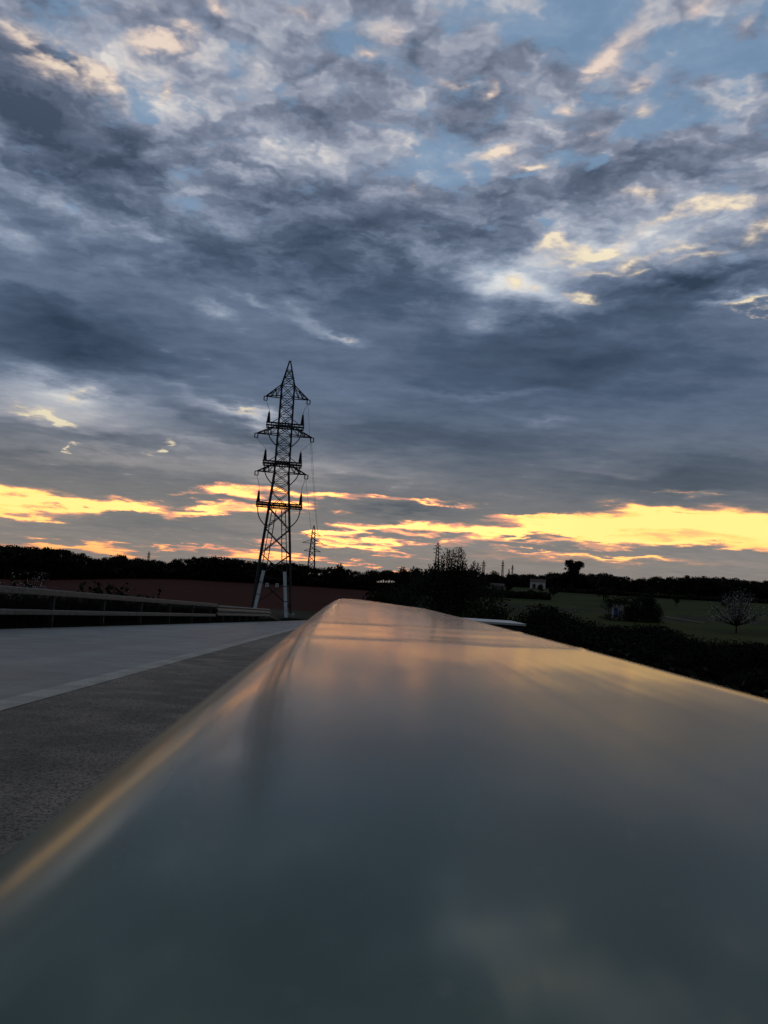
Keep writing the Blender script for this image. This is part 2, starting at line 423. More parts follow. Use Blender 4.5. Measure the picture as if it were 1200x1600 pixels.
def asphalt(name, c1, c2, rough, grain, bump, big, pits=0.25):
    """Aggregate in bitumen: stones by Voronoi cells, each with its own tone, over broad wear."""
    mt = bpy.data.materials.new(name); mt.use_nodes = True
    t = mt.node_tree; b = t.nodes['Principled BSDF']; N = t.nodes.new
    g = N('ShaderNodeTexCoord')
    vo = N('ShaderNodeTexVoronoi'); vo.inputs['Scale'].default_value = grain
    t.links.new(g.outputs['Object'], vo.inputs['Vector'])
    hs = N('ShaderNodeSeparateColor'); t.links.new(vo.outputs['Color'], hs.inputs[0])
    nz = N('ShaderNodeTexNoise'); nz.inputs['Scale'].default_value = big; nz.inputs['Detail'].default_value = 7
    mp = N('ShaderNodeMapping'); mp.inputs['Scale'].default_value = (1.0, 0.12, 1.0)
    t.links.new(g.outputs['Object'], mp.inputs[0]); t.links.new(mp.outputs[0], nz.inputs['Vector'])
    n3 = N('ShaderNodeTexNoise'); n3.inputs['Scale'].default_value = 2.2; n3.inputs['Detail'].default_value = 4
    t.links.new(g.outputs['Object'], n3.inputs['Vector'])
    mr = N('ShaderNodeMapRange'); mr.inputs[1].default_value = 0.45; mr.inputs[2].default_value = 0.72
    t.links.new(n3.outputs['Fac'], mr.inputs[0])               # where the surface is more worn the stones show more
    pw = N('ShaderNodeMath'); pw.operation = 'MULTIPLY'; t.links.new(hs.outputs[0], pw.inputs[0]); t.links.new(mr.outputs[0], pw.inputs[1])
    ad = N('ShaderNodeMath'); ad.operation = 'ADD'; t.links.new(nz.outputs['Fac'], ad.inputs[0]); t.links.new(pw.outputs[0], ad.inputs[1])
    cr = N('ShaderNodeValToRGB')
    cr.color_ramp.elements[0].position, cr.color_ramp.elements[0].color = 0.25, (*c1, 1)
    cr.color_ramp.elements[1].position, cr.color_ramp.elements[1].color = 1.3 / 1.5, (*c2, 1)
    t.links.new(ad.outputs[0], cr.inputs[0])
    pit = N('ShaderNodeMapRange'); pit.inputs[1].default_value = 0.30; pit.inputs[2].default_value = 0.42; pit.inputs[3].default_value = 0.22; pit.inputs[4].default_value = 1.0
    t.links.new(hs.outputs[1], pit.inputs[0])                  # lost stones leave dark pits
    mx = N('ShaderNodeMix'); mx.data_type = 'RGBA'; mx.blend_type = 'MULTIPLY'; mx.inputs[0].default_value = pits
    t.links.new(cr.outputs[0], mx.inputs[6]); t.links.new(pit.outputs[0], mx.inputs[7]); t.links.new(mx.outputs[2], b.inputs['Base Color'])
    b.inputs['Roughness'].default_value = rough
    bp = N('ShaderNodeBump'); bp.inputs['Distance'].default_value = bump; bp.inputs['Strength'].default_value = 0.8
    mv = N('ShaderNodeMath'); mv.operation = 'MULTIPLY'; t.links.new(vo.outputs['Distance'], mv.inputs[0]); mv.inputs[1].default_value = -1
    t.links.new(mv.outputs[0], bp.inputs['Height']); t.links.new(bp.outputs[0], b.inputs['Normal'])
    return mt


def wheel_tracks(mt):
    """Long darker bands where tyres run and oil drips, plus a few sealed patches."""
    t = mt.node_tree; b = t.nodes['Principled BSDF']; N = t.nodes.new
    src = b.inputs['Base Color'].links[0].from_socket
    g = N('ShaderNodeTexCoord'); mp = N('ShaderNodeMapping'); mp.inputs['Scale'].default_value = (0.9, 0.012, 1); t.links.new(g.outputs['Object'], mp.inputs[0])
    n = N('ShaderNodeTexNoise'); n.inputs['Scale'].default_value = 1.0; n.inputs['Detail'].default_value = 5; t.links.new(mp.outputs[0], n.inputs['Vector'])
    n2 = N('ShaderNodeTexNoise'); n2.inputs['Scale'].default_value = 0.35; n2.inputs['Detail'].default_value = 8; n2.inputs['Roughness'].default_value = 0.65; t.links.new(g.outputs['Object'], n2.inputs['Vector'])
    a = N('ShaderNodeMath'); a.operation = 'ADD'; t.links.new(n.outputs[0], a.inputs[0]); t.links.new(n2.outputs[0], a.inputs[1])
    r = N('ShaderNodeMapRange'); r.inputs[1].default_value = 0.8; r.inputs[2].default_value = 1.15; r.inputs[3].default_value = 0.6; r.inputs[4].default_value = 1.15; t.links.new(a.outputs[0], r.inputs[0])
    m = N('ShaderNodeMix'); m.data_type = 'RGBA'; m.blend_type = 'MULTIPLY'; m.inputs[0].default_value = 1
    t.links.new(src, m.inputs[6]); t.links.new(r.outputs[0], m.inputs[7]); t.links.new(m.outputs[2], b.inputs['Base Color'])


M_lane = asphalt('lane_asphalt', (0.095, 0.115, 0.105), (0.175, 0.20, 0.185), 0.5, 90, 0.001, 0.6)
M_shoulder = asphalt('shoulder_asphalt', (0.092, 0.079, 0.057), (0.28, 0.24, 0.18), 0.8, 105, 0.006, 0.9, 0.9)
M_line = asphalt('worn_edge_line', (0.20, 0.20, 0.16), (0.42, 0.41, 0.34), 0.7, 90, 0.003, 1.5)

wheel_tracks(M_lane); wheel_tracks(M_shoulder)

# ------------------------------------------------------------------ land
H = 0.80                                          # lens above the road
SL = 0.038                                        # the road runs downhill ahead
AZ = [-180, -40, -24, -10, 0, 4, 15, 28, 50, 180]
RR = [0, 60, 110, 200, 300, 450, 600, 1000, 2000, 4500, 12000]
ZZ = [[-4, -4.5, -4.8, -5, -5, -4, -2, 2, 8, 14, 14],
      [-4, -4.5, -4.8, -5, -5, -4, -2, 2, 8, 14, 14],
      [-4, -4.5, -4.8, -5, -5, -4, -2, 2, 8, 14, 14],
      [-4, -4.3, -4.4, -2.9, -1.5, -0.8, 0, 3, 8, 14, 14],
      [-4, -4.5, -4.6, -3.2, -1.4, -0.5, 1, 4, 8, 14, 14],
      [-4, -6, -6, -4.5, -2, 2, 5, 8, 14, 20, 20],
      [-4, -6.5, -6.8, -5.5, -2, 4, 8.5, 14, 24, 34, 34],
      [-4, -6.5, -6.8, -5.5, -1.5, 4.5, 9.5, 16, 30, 44, 44],
      [-4, -6.5, -6.8, -5.5, -1.5, 4.5, 9.5, 16, 30, 44, 44],
      [-4, -4.5, -4.8, -5, -5, -4, -2, 2, 8, 14, 14]]


def ss(t): return t * t * (3 - 2 * t)


def land(x, y):
    r = math.hypot(x, y); a = math.degrees(math.atan2(x, y))
    i = max(k for k in range(len(AZ) - 1) if AZ[k] <= a)
    j = max(k for k in range(len(RR) - 1) if RR[k] <= min(r, 11999))
    ta = ss((a - AZ[i]) / (AZ[i + 1] - AZ[i])); tr = (r - RR[j]) / (RR[j + 1] - RR[j])
    z = lambda k: ZZ[k][j] * (1 - tr) + ZZ[k][j + 1] * tr
    return z(i) * (1 - ta) + z(i + 1) * ta + 0.35 * mnoise.noise(Vector((x * 0.02, y * 0.02, 0))) * min(1, r / 80)


def hit(px, py, dmin=60.0):
    """Where the sight line through a pixel meets the land."""
    d = ray(px, py); h = math.hypot(d.x, d.y); r = dmin
    while r < 1500:
        p = d * (r / h)
        if p.z < land(p.x, p.y): return p
        r *= 1.004
    return p


def road_z(y): return -H - SL * min(max(y, -60), 97) - (0.0 if y < 97 else 0)


azs = [-180 + 6 * k for k in range(23)] + [-42 + 0.75 * k for k in range(113)] + [48 + 6 * k for k in range(1, 22)]
azs = sorted(set(a for a in azs if a < 180))
rs = [0.5, 8, 16, 25] + [32 * 1.055 ** k for k in range(112)]
vs, fs, mi = [], [], []
for r in rs:
    for a in azs:
        x, y = r * math.sin(R(a)), r * math.cos(R(a)); vs.append((x, y, land(x, y)))
n = len(azs)
for i in range(len(rs) - 1):
    for k in range(n):
        fs.append((i * n + k, i * n + (k + 1) % n, (i + 1) * n + (k + 1) % n, (i + 1) * n + k))
        r, a = rs[i], azs[k]
        wob = 3 * mnoise.noise(Vector((r * 0.01, a * 0.2, 5)))
        if 116 < r < 300 and -30 < a < 3.2 + wob * 0.3: mi.append(1)
        elif 6 + wob * 0.4 < a < 45 and 95 + 8 * wob < r < 520 and not (230 + 10 * wob < r < 252 + 14 * wob): mi.append(2)
        else: mi.append(0)
me = bpy.data.meshes.new('ground'); me.from_pydata(vs, [], fs)
for q in (M_grass, M_red, M_meadow): me.materials.append(q)
me.polygons.foreach_set('material_index', mi); me.polygons.foreach_set('use_smooth', [True] * len(mi)); me.update()
tag(link(me, 'ground'), kind='structure')

# the overpass ramp: a bank on either side that carries the road
XB = lambda y: -9.15 + 0.0425 * min(max(y, -60), 95)      # foot of the far barrier: it closes in on the road ahead
YS = [-60 + 2.5 * k for k in range(65)]


def strip(name, fl, fr, dz, material, ys=YS, nx=1):
    v, f = [], []
    for y in ys:
        for k in range(nx + 1):
            t = k / nx; v.append((fl(y) * (1 - t) + fr(y) * t, y, road_z(y) + dz))
    w = nx + 1
    for i in range(len(ys) - 1):
        for k in range(nx): f.append((i * w + k, i * w + k + 1, (i + 1) * w + k + 1, (i + 1) * w + k))
    q = MB(); q.poly(v, f)
    return tag(q.build(name, material), kind='structure')


LX = lambda y: -2.33 - 0.0075 * min(y, 40)                # outer edge of the edge line
strip('road', lambda y: XB(y) + 0.25, lambda y: LX(y) - 0.25, 0.0, M_lane)
strip('shoulder', lambda y: LX(y) - 0.25, lambda y: 0.42, 0.0, M_shoulder)
strip('edge_line', lambda y: LX(y) - 0.25, lambda y: LX(y), 0.004, M_line)
random.seed(3)
for side in (-1, 1):
    v, f = [], []; nx = 18; ys = [-60 + 1.5 * k for k in range(108)]
    for y in ys:
        xe = XB(y) + 0.25 if side < 0 else 0.42
        for k in range(nx + 1):
            d = 14.0 * (k / nx) ** 1.3
            z = road_z(y) - 0.03 - max(0, d - 1.0) / 1.5
            z = max(z, land(xe + side * d, y) - 0.4) if k < nx else land(xe + side * d, y) - 0.6
            if k > 1: z += 0.25 * mnoise.noise(Vector((xe + side * d, y, 3)) * 0.5)
            v.append((xe + side * d, y, z))
    for i in range(len(ys) - 1):
        for k in range(nx):
            q = (i * (nx + 1) + k, i * (nx + 1) + k + 1, (i + 1) * (nx + 1) + k + 1, (i + 1) * (nx + 1) + k)
            f.append(q if side > 0 else q[::-1])
    q = MB(); q.poly(v, f); tag(q.build('embankment', M_bank, smooth=True), kind='structure')

# ------------------------------------------------------------------ the barrier the phone lies on
mt = bpy.data.materials.new('dark_coated_steel'); mt.use_nodes = True
t = mt.node_tree; b = t.nodes['Principled BSDF']; N = t.nodes.new
g = N('ShaderNodeTexCoord')
mp = N('ShaderNodeMapping'); mp.inputs['Scale'].default_value = (1.0, 0.22, 1.0); t.links.new(g.outputs['Object'], mp.inputs[0])
n1 = N('ShaderNodeTexNoise'); n1.inputs['Scale'].default_value = 22; n1.inputs['Detail'].default_value = 6; t.links.new(mp.outputs[0], n1.inputs['Vector'])
n2 = N('ShaderNodeTexNoise'); n2.inputs['Scale'].default_value = 9; n2.inputs['Detail'].default_value = 3; t.links.new(mp.outputs[0], n2.inputs['Vector'])
n3 = N('ShaderNodeTexNoise'); n3.inputs['Scale'].default_value = 700; n3.inputs['Detail'].default_value = 3; t.links.new(g.outputs['Object'], n3.inputs['Vector'])
cr = N('ShaderNodeValToRGB')
cr.color_ramp.elements[0].position, cr.color_ramp.elements[0].color = 0.3, (0.016, 0.058, 0.033, 1)
cr.color_ramp.elements[1].position, cr.color_ramp.elements[1].color = 0.75, (0.027, 0.082, 0.050, 1)
t.links.new(n1.outputs['Fac'], cr.inputs[0])
vd = N('ShaderNodeTexVoronoi'); vd.inputs['Scale'].default_value = 330; t.links.new(g.outputs['Object'], vd.inputs['Vector'])     # scattered dust grains
vs_ = N('ShaderNodeSeparateColor'); t.links.new(vd.outputs['Color'], vs_.inputs[0])
v1 = N('ShaderNodeMapRange'); v1.inputs[1].default_value = 0.93; v1.inputs[2].default_value = 0.99; t.links.new(vs_.outputs[0], v1.inputs[0])
v2 = N('ShaderNodeMapRange'); v2.inputs[1].default_value = 0.22; v2.inputs[2].default_value = 0.10; t.links.new(vd.outputs['Distance'], v2.inputs[0])
v3 = N('ShaderNodeMath'); v3.operation = 'MULTIPLY'; t.links.new(v1.outputs[0], v3.inputs[0]); t.links.new(v2.outputs[0], v3.inputs[1])
vm = N('ShaderNodeMix'); vm.data_type = 'RGBA'; vm.inputs[7].default_value = (0.22, 0.21, 0.18, 1); t.links.new(v3.outputs[0], vm.inputs[0]); t.links.new(cr.outputs[0], vm.inputs[6])
t.links.new(vm.outputs[2], b.inputs['Base Color'])
rr = N('ShaderNodeMapRange'); rr.inputs[1].default_value = 0.3; rr.inputs[2].default_value = 0.7; rr.inputs[3].default_value = 0.20; rr.inputs[4].default_value = 0.29
t.links.new(n2.outputs['Fac'], rr.inputs[0]); sx = N('ShaderNodeSeparateXYZ'); t.links.new(g.outputs['Object'], sx.inputs[0])
ed = N('ShaderNodeMapRange'); ed.inputs[1].default_value = -0.070; ed.inputs[2].default_value = -0.030; ed.inputs[3].default_value = 0.14; ed.inputs[4].default_value = 0.0
t.links.new(sx.outputs[0], ed.inputs[0])                   # the road-side edge is rubbed dull
ra = N('ShaderNodeMath'); ra.operation = 'ADD'; t.links.new(rr.outputs[0], ra.inputs[0]); t.links.new(ed.outputs[0], ra.inputs[1])
t.links.new(ra.outputs[0], b.inputs['Roughness'])
cw = N('ShaderNodeMapRange'); cw.inputs[1].default_value = -0.072; cw.inputs[2].default_value = -0.032; cw.inputs[3].default_value = 0.08; cw.inputs[4].default_value = 0.36
t.links.new(sx.outputs[0], cw.inputs[0]); t.links.new(cw.outputs[0], b.inputs['Coat Weight'])   # the clear coat is worn off along that edge
b.inputs['IOR'].default_value = 1.33
b.inputs['Coat Weight'].default_value = 0.38; b.inputs['Coat Roughness'].default_value = 0.085; b.inputs['Coat IOR'].default_value = 1.5
b1 = N('ShaderNodeBump'); b1.inputs['Strength'].default_value = 0.6; b1.inputs['Distance'].default_value = 0.00025; t.links.new(n2.outputs['Fac'], b1.inputs['Height'])
b2 = N('ShaderNodeBump'); b2.inputs['Strength'].default_value = 0.25; b2.inputs['Distance'].default_value = 0.00003
mp4 = N('ShaderNodeMapping'); mp4.inputs['Scale'].default_value = (1.0, 0.02, 1.0); t.links.new(g.outputs['Object'], mp4.inputs[0])
n4 = N('ShaderNodeTexNoise'); n4.inputs['Scale'].default_value = 75; n4.inputs['Detail'].default_value = 3; t.links.new(mp4.outputs[0], n4.inputs['Vector'])
b4 = N('ShaderNodeBump'); b4.inputs['Strength'].default_value = 0.4; b4.inputs['Distance'].default_value = 0.0004   # drawing lines along the beam
t.links.new(n4.outputs['Fac'], b4.inputs['Height']); t.links.new(b1.outputs[0], b4.inputs['Normal'])
t.links.new(n3.outputs['Fac'], b2.inputs['Height']); t.links.new(b4.outputs[0], b2.inputs['Normal']); t.links.new(b2.outputs[0], b.inputs['Normal']); t.links.new(b4.outputs[0], b.inputs['Coat Normal'])
M_rail = mt

XL, XR, RH = -0.0737, 0.182, 0.17                 # beam edges and depth


def rail_top(x, y):
    z = -0.04
    if y > 1.6: z -= 0.00565 * (min(y, 4.96) - 1.6) ** 2
    if y > 4.96: z -= SL * (y - 4.96)
    u = min(1, max(0, (x - 0.02) / 0.17))
    z -= 0.0023 * min(max(y - 0.6, 0), 3.0) ** 2 * 1.35 * u ** 1.5          # the outer side sags ahead
    for yc, a, s in ((0.84, 0.0005, 0.014), (0.615, 0.00045, 0.012), (0.70, -0.0002, 0.03)):
        k = (y - yc - 0.012 * math.sin(x * 21)) / s
        if abs(k) < 4: z += a * math.exp(-k * k)                            # shallow swages across the beam
    k = max(0.0, x - 0.088); z += 0.036 * k * k / (k + 0.012) * (1 if y < 0.7 else max(0.0, 1 - (y - 0.7) / 0.8))   # the outer flank is bent up a little
    k = (x - 0.090 - 0.004 * math.sin(y * 3)) / 0.0035
    if abs(k) < 4 and y > 0: z += 0.00010 * math.exp(-k * k) * min(1, y * 4)   # a faint crease along it
    z += 0.00030 * mnoise.noise(Vector((x * 9, y * 3.0, 1))) + 0.00010 * mnoise.noise(Vector((x * 30, y * 12, 4)))
    return z


def rail_section(y0, y1, step, name='rail_section'):
    prof = []                                      # (x, drop below the top, outward) round the box
    rl, rr_ = 0.045, 0.0045
    for k in range(17):
        a = math.pi / 2 * k / 16; prof.append((XL + rl - rl * math.cos(a), rl - rl * math.sin(a)))
    nx = 44
    for k in range(1, nx): prof.append((XL + rl + (XR - rr_ - XL - rl) * k / nx, 0.0))
    for k in range(6):
        a = math.pi / 2 * k / 5; prof.append((XR - rr_ + rr_ * math.sin(a), rr_ - rr_ * math.cos(a)))
    prof += [(XR, RH - 0.004), (XR - 0.004, RH), (XL + 0.004, RH), (XL, RH - 0.004)]
    v, f = [], []; n = len(prof)
    m = max(1, round((y1 - y0) / step))
    for i in range(m + 1):
        y = y0 + (y1 - y0) * i / m
        for x, d in prof: v.append((x, y, rail_top(x, y) - d))
    for i in range(m):
        for k in range(n): f.append((i * n + k, (i + 1) * n + k, (i + 1) * n + (k + 1) % n, i * n + (k + 1) % n))
    f.append(tuple(range(n))); f.append(tuple(m * n + k for k in range(n - 1, -1, -1)))
    q = MB(); q.poly(v, f)
    return q.build(name, M_rail, rb, smooth=True)


rb = empty('roadside_barrier', (0, 0, 0))
tag(rb, 'broad dark coated box-beam barrier reflecting the sunset, running away from right under the lens', 'barrier')
rail_section(-1.2, 3.4, 0.006)
for k in range(15): rail_section(3.404 + 4 * k, 3.404 + 4 * k + 3.996, 0.15 if k < 2 else 1.0)
pm = MB(); pm.box(-0.05, 0.05, -0.04, 0.04, 0, 0.64); pmesh = pm.mesh('post', M_steel)
for k in range(32):
    y = -1.0 + 2.0 * k
    top = rail_top(0.07, y) - RH - 0.006
    o = link(pmesh, 'post', rb, (0.073, y, road_z(y) - 0.02)); o.scale = (1, 1, (top - road_z(y) + 0.02) / 0.64)
for k in range(16):
    y0 = -1.2 + 4 * k
    q = MB(); z0 = road_z(y0) + 0.27; z1 = road_z(y0 + 3.99) + 0.27
    q.bar((-0.01, y0, z0), (-0.01, y0 + 3.99, z1), 0.05, 0.15); q.build('lower_rail', M_steel, rb)

# the pale ledge that juts out behind it, on a post
lx0, lx1 = at(738, 968, 8.3).x, at(807, 973, 8.3).x
ly = 8.0; lz = at(775, 970, 8.2).z
lg = empty('bank_ledge', ((lx0 + lx1) / 2, ly, land(1.2, 8) + 2))
tag(lg, 'pale flat ledge on a thin post jutting out past the right edge of the barrier', 'ledge')
def loc(o, w): o.location = Vector(w) - o.parent.location; return o
q = MB(); wl = (lx1 - lx0) / 2 + 0.1; q.box(-wl - 0.1, wl - 0.1, -0.32, 0.42, -0.02, 0)
loc(q.build('slab', M_cope, lg), ((lx0 + lx1) / 2, ly, lz))
q = MB(); q.box(-wl - 0.1, wl - 0.125, -0.29, 0.40, -0.11, -0.022); loc(q.build('beam', M_steel, lg), ((lx0 + lx1) / 2, ly, lz))
for dx in (-0.3, 0.24):
    q = MB(); q.box(-0.03, 0.03, -0.03, 0.03, -2.2, -0.132); loc(q.build('post', M_steel, lg), ((lx0 + lx1) / 2 + dx, ly, lz))

# ------------------------------------------------------------------ far side of the road: parapet, then a guard rail that dives into the ground
M_par = mat('zinc_parapet_dull', (0.105, 0.11, 0.10), 0.5, 0.35, 5, metal=0.25, bump=0.003, bscale=25)
Y0, YM, YE = -10.0, 43.5, 74.0
pb = empty('parapet_barrier', (XB(0), 0, road_z(0)))
tag(pb, 'long dull metal parapet with two rails along the far left side of the road', 'barrier')
def lp(o, w): o.location = Vector(w) - o.parent.location; return o
def box_rail(y0, y1, z0, z1, depth, name, par, material):
    q = MB(); p0 = pb.location if par is pb else par.location
    pr = []
    r = 0.02
    for sx, sz in ((1, -1), (1, 1), (-1, 1), (-1, -1)):
        for k in range(3):
            a = {(1, -1): -90, (1, 1): 0, (-1, 1): 90, (-1, -1): 180}[(sx, sz)] + 45 * k
            pr.append((sx * (depth / 2 - r) + r * math.cos(R(a)), (z1 if sz > 0 else z0) - sz * r + r * math.sin(R(a))))
    vs_ = [(XB(y) + px - p0.x, y - p0.y, road_z(y) + pz - p0.z) for y in (y0, y1) for px, pz in pr]
    n_ = len(pr)
    q.poly(vs_, [(k, n_ + k, n_ + (k + 1) % n_, (k + 1) % n_) for k in range(n_)] + [tuple(range(n_)), tuple(range(2 * n_ - 1, n_ - 1, -1))])
    return q.build(name, material, par)
y = Y0
while y < YM - 1:
    y1 = min(y + 5.98, YM); box_rail(y, y1, 0.84, 1.01, 0.2, 'top_rail', pb, M_par); box_rail(y, y1, 0.32, 0.46, 0.14, 'lower_rail', pb, M_par); y += 6.0
q = MB(); q.box(-0.06, 0.06, -0.05, 0.05, 0, 0.838); pm2 = q.mesh('post', M_steel)
for k in range(14): lp(link(pm2, 'post', pb), (XB(Y0 + 4 * k) - 0.03, Y0 + 4 * k + 0.4, road_z(Y0 + 4 * k + 0.4)))
gb = empty('guard_rail', (XB(YM), YM, road_z(YM)))
tag(gb, 'ridged steel guard rail whose end dives into the ground near the pylon', 'guard rail')
WP = [(0.00, 0.0), (0.05, 0.04), (0.045, 0.10), (-0.02, 0.15), (-0.02, 0.20), (0.045, 0.25), (0.05, 0.31), (0.0, 0.36), (-0.02, 0.42), (0.05, 0.48), (0.05, 0.53), (0.0, 0.57)]
def wbeam(pts):
    q = MB(); n_ = len(WP); v_, f_ = [], []
    for yy, drop in pts:
        for s_, off in ((0, 0.0), (1, -0.012)):
            for a, h_ in WP: v_.append((XB(yy) + a + off + 0.1 - gb.location.x, yy - gb.location.y, road_z(yy) + max(-0.3, 0.36 + h_ * 1.02 - drop * (0.6 + h_)) - gb.location.z))
    for i in range(len(pts) - 1):
        for s_ in (0, 1):
            for k in range(n_ - 1):
                a0 = i * 2 * n_ + s_ * n_ + k; a1 = a0 + 2 * n_
                f_.append((a0, a0 + 1, a1 + 1, a1) if s_ else (a0, a1, a1 + 1, a0 + 1))
        a0 = i * 2 * n_ + n_ - 1; f_.append((a0, a0 + n_, a0 + 3 * n_, a0 + 2 * n_))
    q.poly(v_, f_)
    return q.build('beam', M_par, gb)
yy = YM + 0.02
while yy < 59: wbeam([(yy, 0), (yy + 3.98, 0)]); yy += 4.0
wbeam([(yy, 0), (63.2, 0), (66.0, 0.32), (70, 0.72), (YE, 1.05)])
for k in range(10): lp(link(pm2, 'post', gb), (XB(YM + 2 + 2.6 * k), YM + 2 + 2.6 * k, road_z(YM + 2 + 2.6 * k) - (0.1 if k < 7 else 0.25 + 0.22 * (k - 7)))) 

# ------------------------------------------------------------------ the pylon where the line goes underground
unit = MB(); unit.box(-0.5, 0.5, -0.5, 0.5, 0, 1); UNIT = unit.mesh('brace', M_steel)


def ubar(name, parent, a, b, w):
    """A straight steel member: a shared unit bar stretched between two points of its thing."""
    a, b = Vector(a), Vector(b); d = b - a
    o = link(UNIT, name, parent)
    o.matrix_local = Matrix.Translation(a) @ d.to_track_quat('Z', 'Y').to_matrix().to_4x4() @ Matrix.Diagonal((w, w, d.length, 1))
    return o


DT = 105.0
tb = at(424, 952, DT); tt = at(450, 564, DT)
tz = land(tb.x, tb.y); KP = (tt.z - tb.z) / 388.0              # metres per pixel of height at the tower
tw_ = empty('lattice_pylon', (tb.x, tb.y, tb.z), R(5.65 - 0.6))
tag(tw_, 'tall dark lattice pylon with three tiers of arms and black bushings beside the road', 'pylon')
lvl = lambda py: (952 - py) * KP
HW = [(lvl(958), 29.5), (lvl(872), 22.6), (lvl(793), 15.2), (lvl(745), 11.2), (lvl(622), 9.9), (lvl(603), 9.9), (lvl(564), 0.7)]


def hw(z):
    for (z0, w0), (z1, w1) in zip(HW, HW[1:]):
        if z <= z1: return KP * (w0 + (w1 - w0) * (z - z0) / (z1 - z0))
    return KP * 0.7


def corner(z, k, DD=0.86):
    w = hw(z); return Vector(((-1, 1, 1, -1)[k] * w, (-1, -1, 1, 1)[k] * w * DD, z))


for k in range(4):
    q = MB()
    for (z0, _), (z1, _) in zip(HW, HW[1:]):
        wd = 0.20 if z1 < lvl(740) else 0.17 if z1 < lvl(600) else 0.12
        q.bar(corner(z0, k), corner(z1 + 0.03, k), wd)
    q.build('leg', M_steel, tw_)
PL = [948, 905, 868, 829, 797, 772, 757, 742, 727, 712, 697, 682, 668, 652, 637, 622, 603, 590, 579]
for i, (p0, p1) in enumerate(zip(PL, PL[1:])):
    z0, z1 = lvl(p0), lvl(p1); w = 0.11 if i < 4 else 0.08
    for k in range(4):
        a0, b0, a1, b1 = corner(z0, k), corner(z0, (k + 1) % 4), corner(z1, k), corner(z1, (k + 1) % 4)
        ubar('brace', tw_, a0, b1, w); ubar('brace', tw_, b0, a1, w)
        if i > 2 or i == 0: ubar('strut', tw_, a1, b1, w * 0.9)
# three tiers of arms; each half is a part, with a ring of insulators at its tip
for ztop, zbot, ztip, span in ((604, 622, 623, 32.8), (668, 682, 682.5, 42.6), (728, 741, 741.5, 37.8)):
    for s in (-1, 1):
        q = MB(); tip = Vector((s * span * KP, 0, lvl(ztip)))
        zb, zt = lvl(zbot), lvl(ztop)
        for fy in (-0.86, 0.86):
            b0 = Vector((s * hw(zb), fy * hw(zb), zb)); t0 = Vector((s * hw(zt), fy * hw(zt), zt))
            e = tip + Vector((0, fy * 0.12, 0))
            q.bar(b0, e, 0.11); q.bar(t0, e, 0.11)
            for f0 in (0.34, 0.64):
                q.bar(b0.lerp(e, f0), t0.lerp(e, f0), 0.08)
            q.bar(b0.lerp(e, 0.34), t0, 0.07); q.bar(b0.lerp(e, 0.64), t0.lerp(e, 0.34), 0.07)
        for f0 in (0.34, 0.64):
            q.bar(Vector((s * hw(zb), -.86 * hw(zb), zb)).lerp(tip, f0), Vector((s * hw(zb), .86 * hw(zb), zb)).lerp(tip, f0), 0.07)
        arm = q.build('crossarm', M_steel, tw_)
        q = MB(); hx, hz = 0.20, 0.27                              # the ring: two strings side by side with yokes
        c = tip + Vector((s * 0.05, 0, -0.30))
        q.bar(tip + Vector((0, 0, 0.05)), c + Vector((0, 0, hz)), 0.1)
        for dx in (-hx, hx):
            q.tube([c + Vector((dx, 0, -hz + 0.05 * j)) for j in range(int(2 * hz / 0.05) + 1)], [0.055 + 0.035 * (j % 2) for j in range(int(2 * hz / 0.05) + 1)], 8)
        for dz in (-hz, hz): q.bar(c + Vector((-hx - 0.05, 0, dz)), c + Vector((hx + 0.05, 0, dz)), 0.09)
        q.build('insulator', M_porcelain, arm)
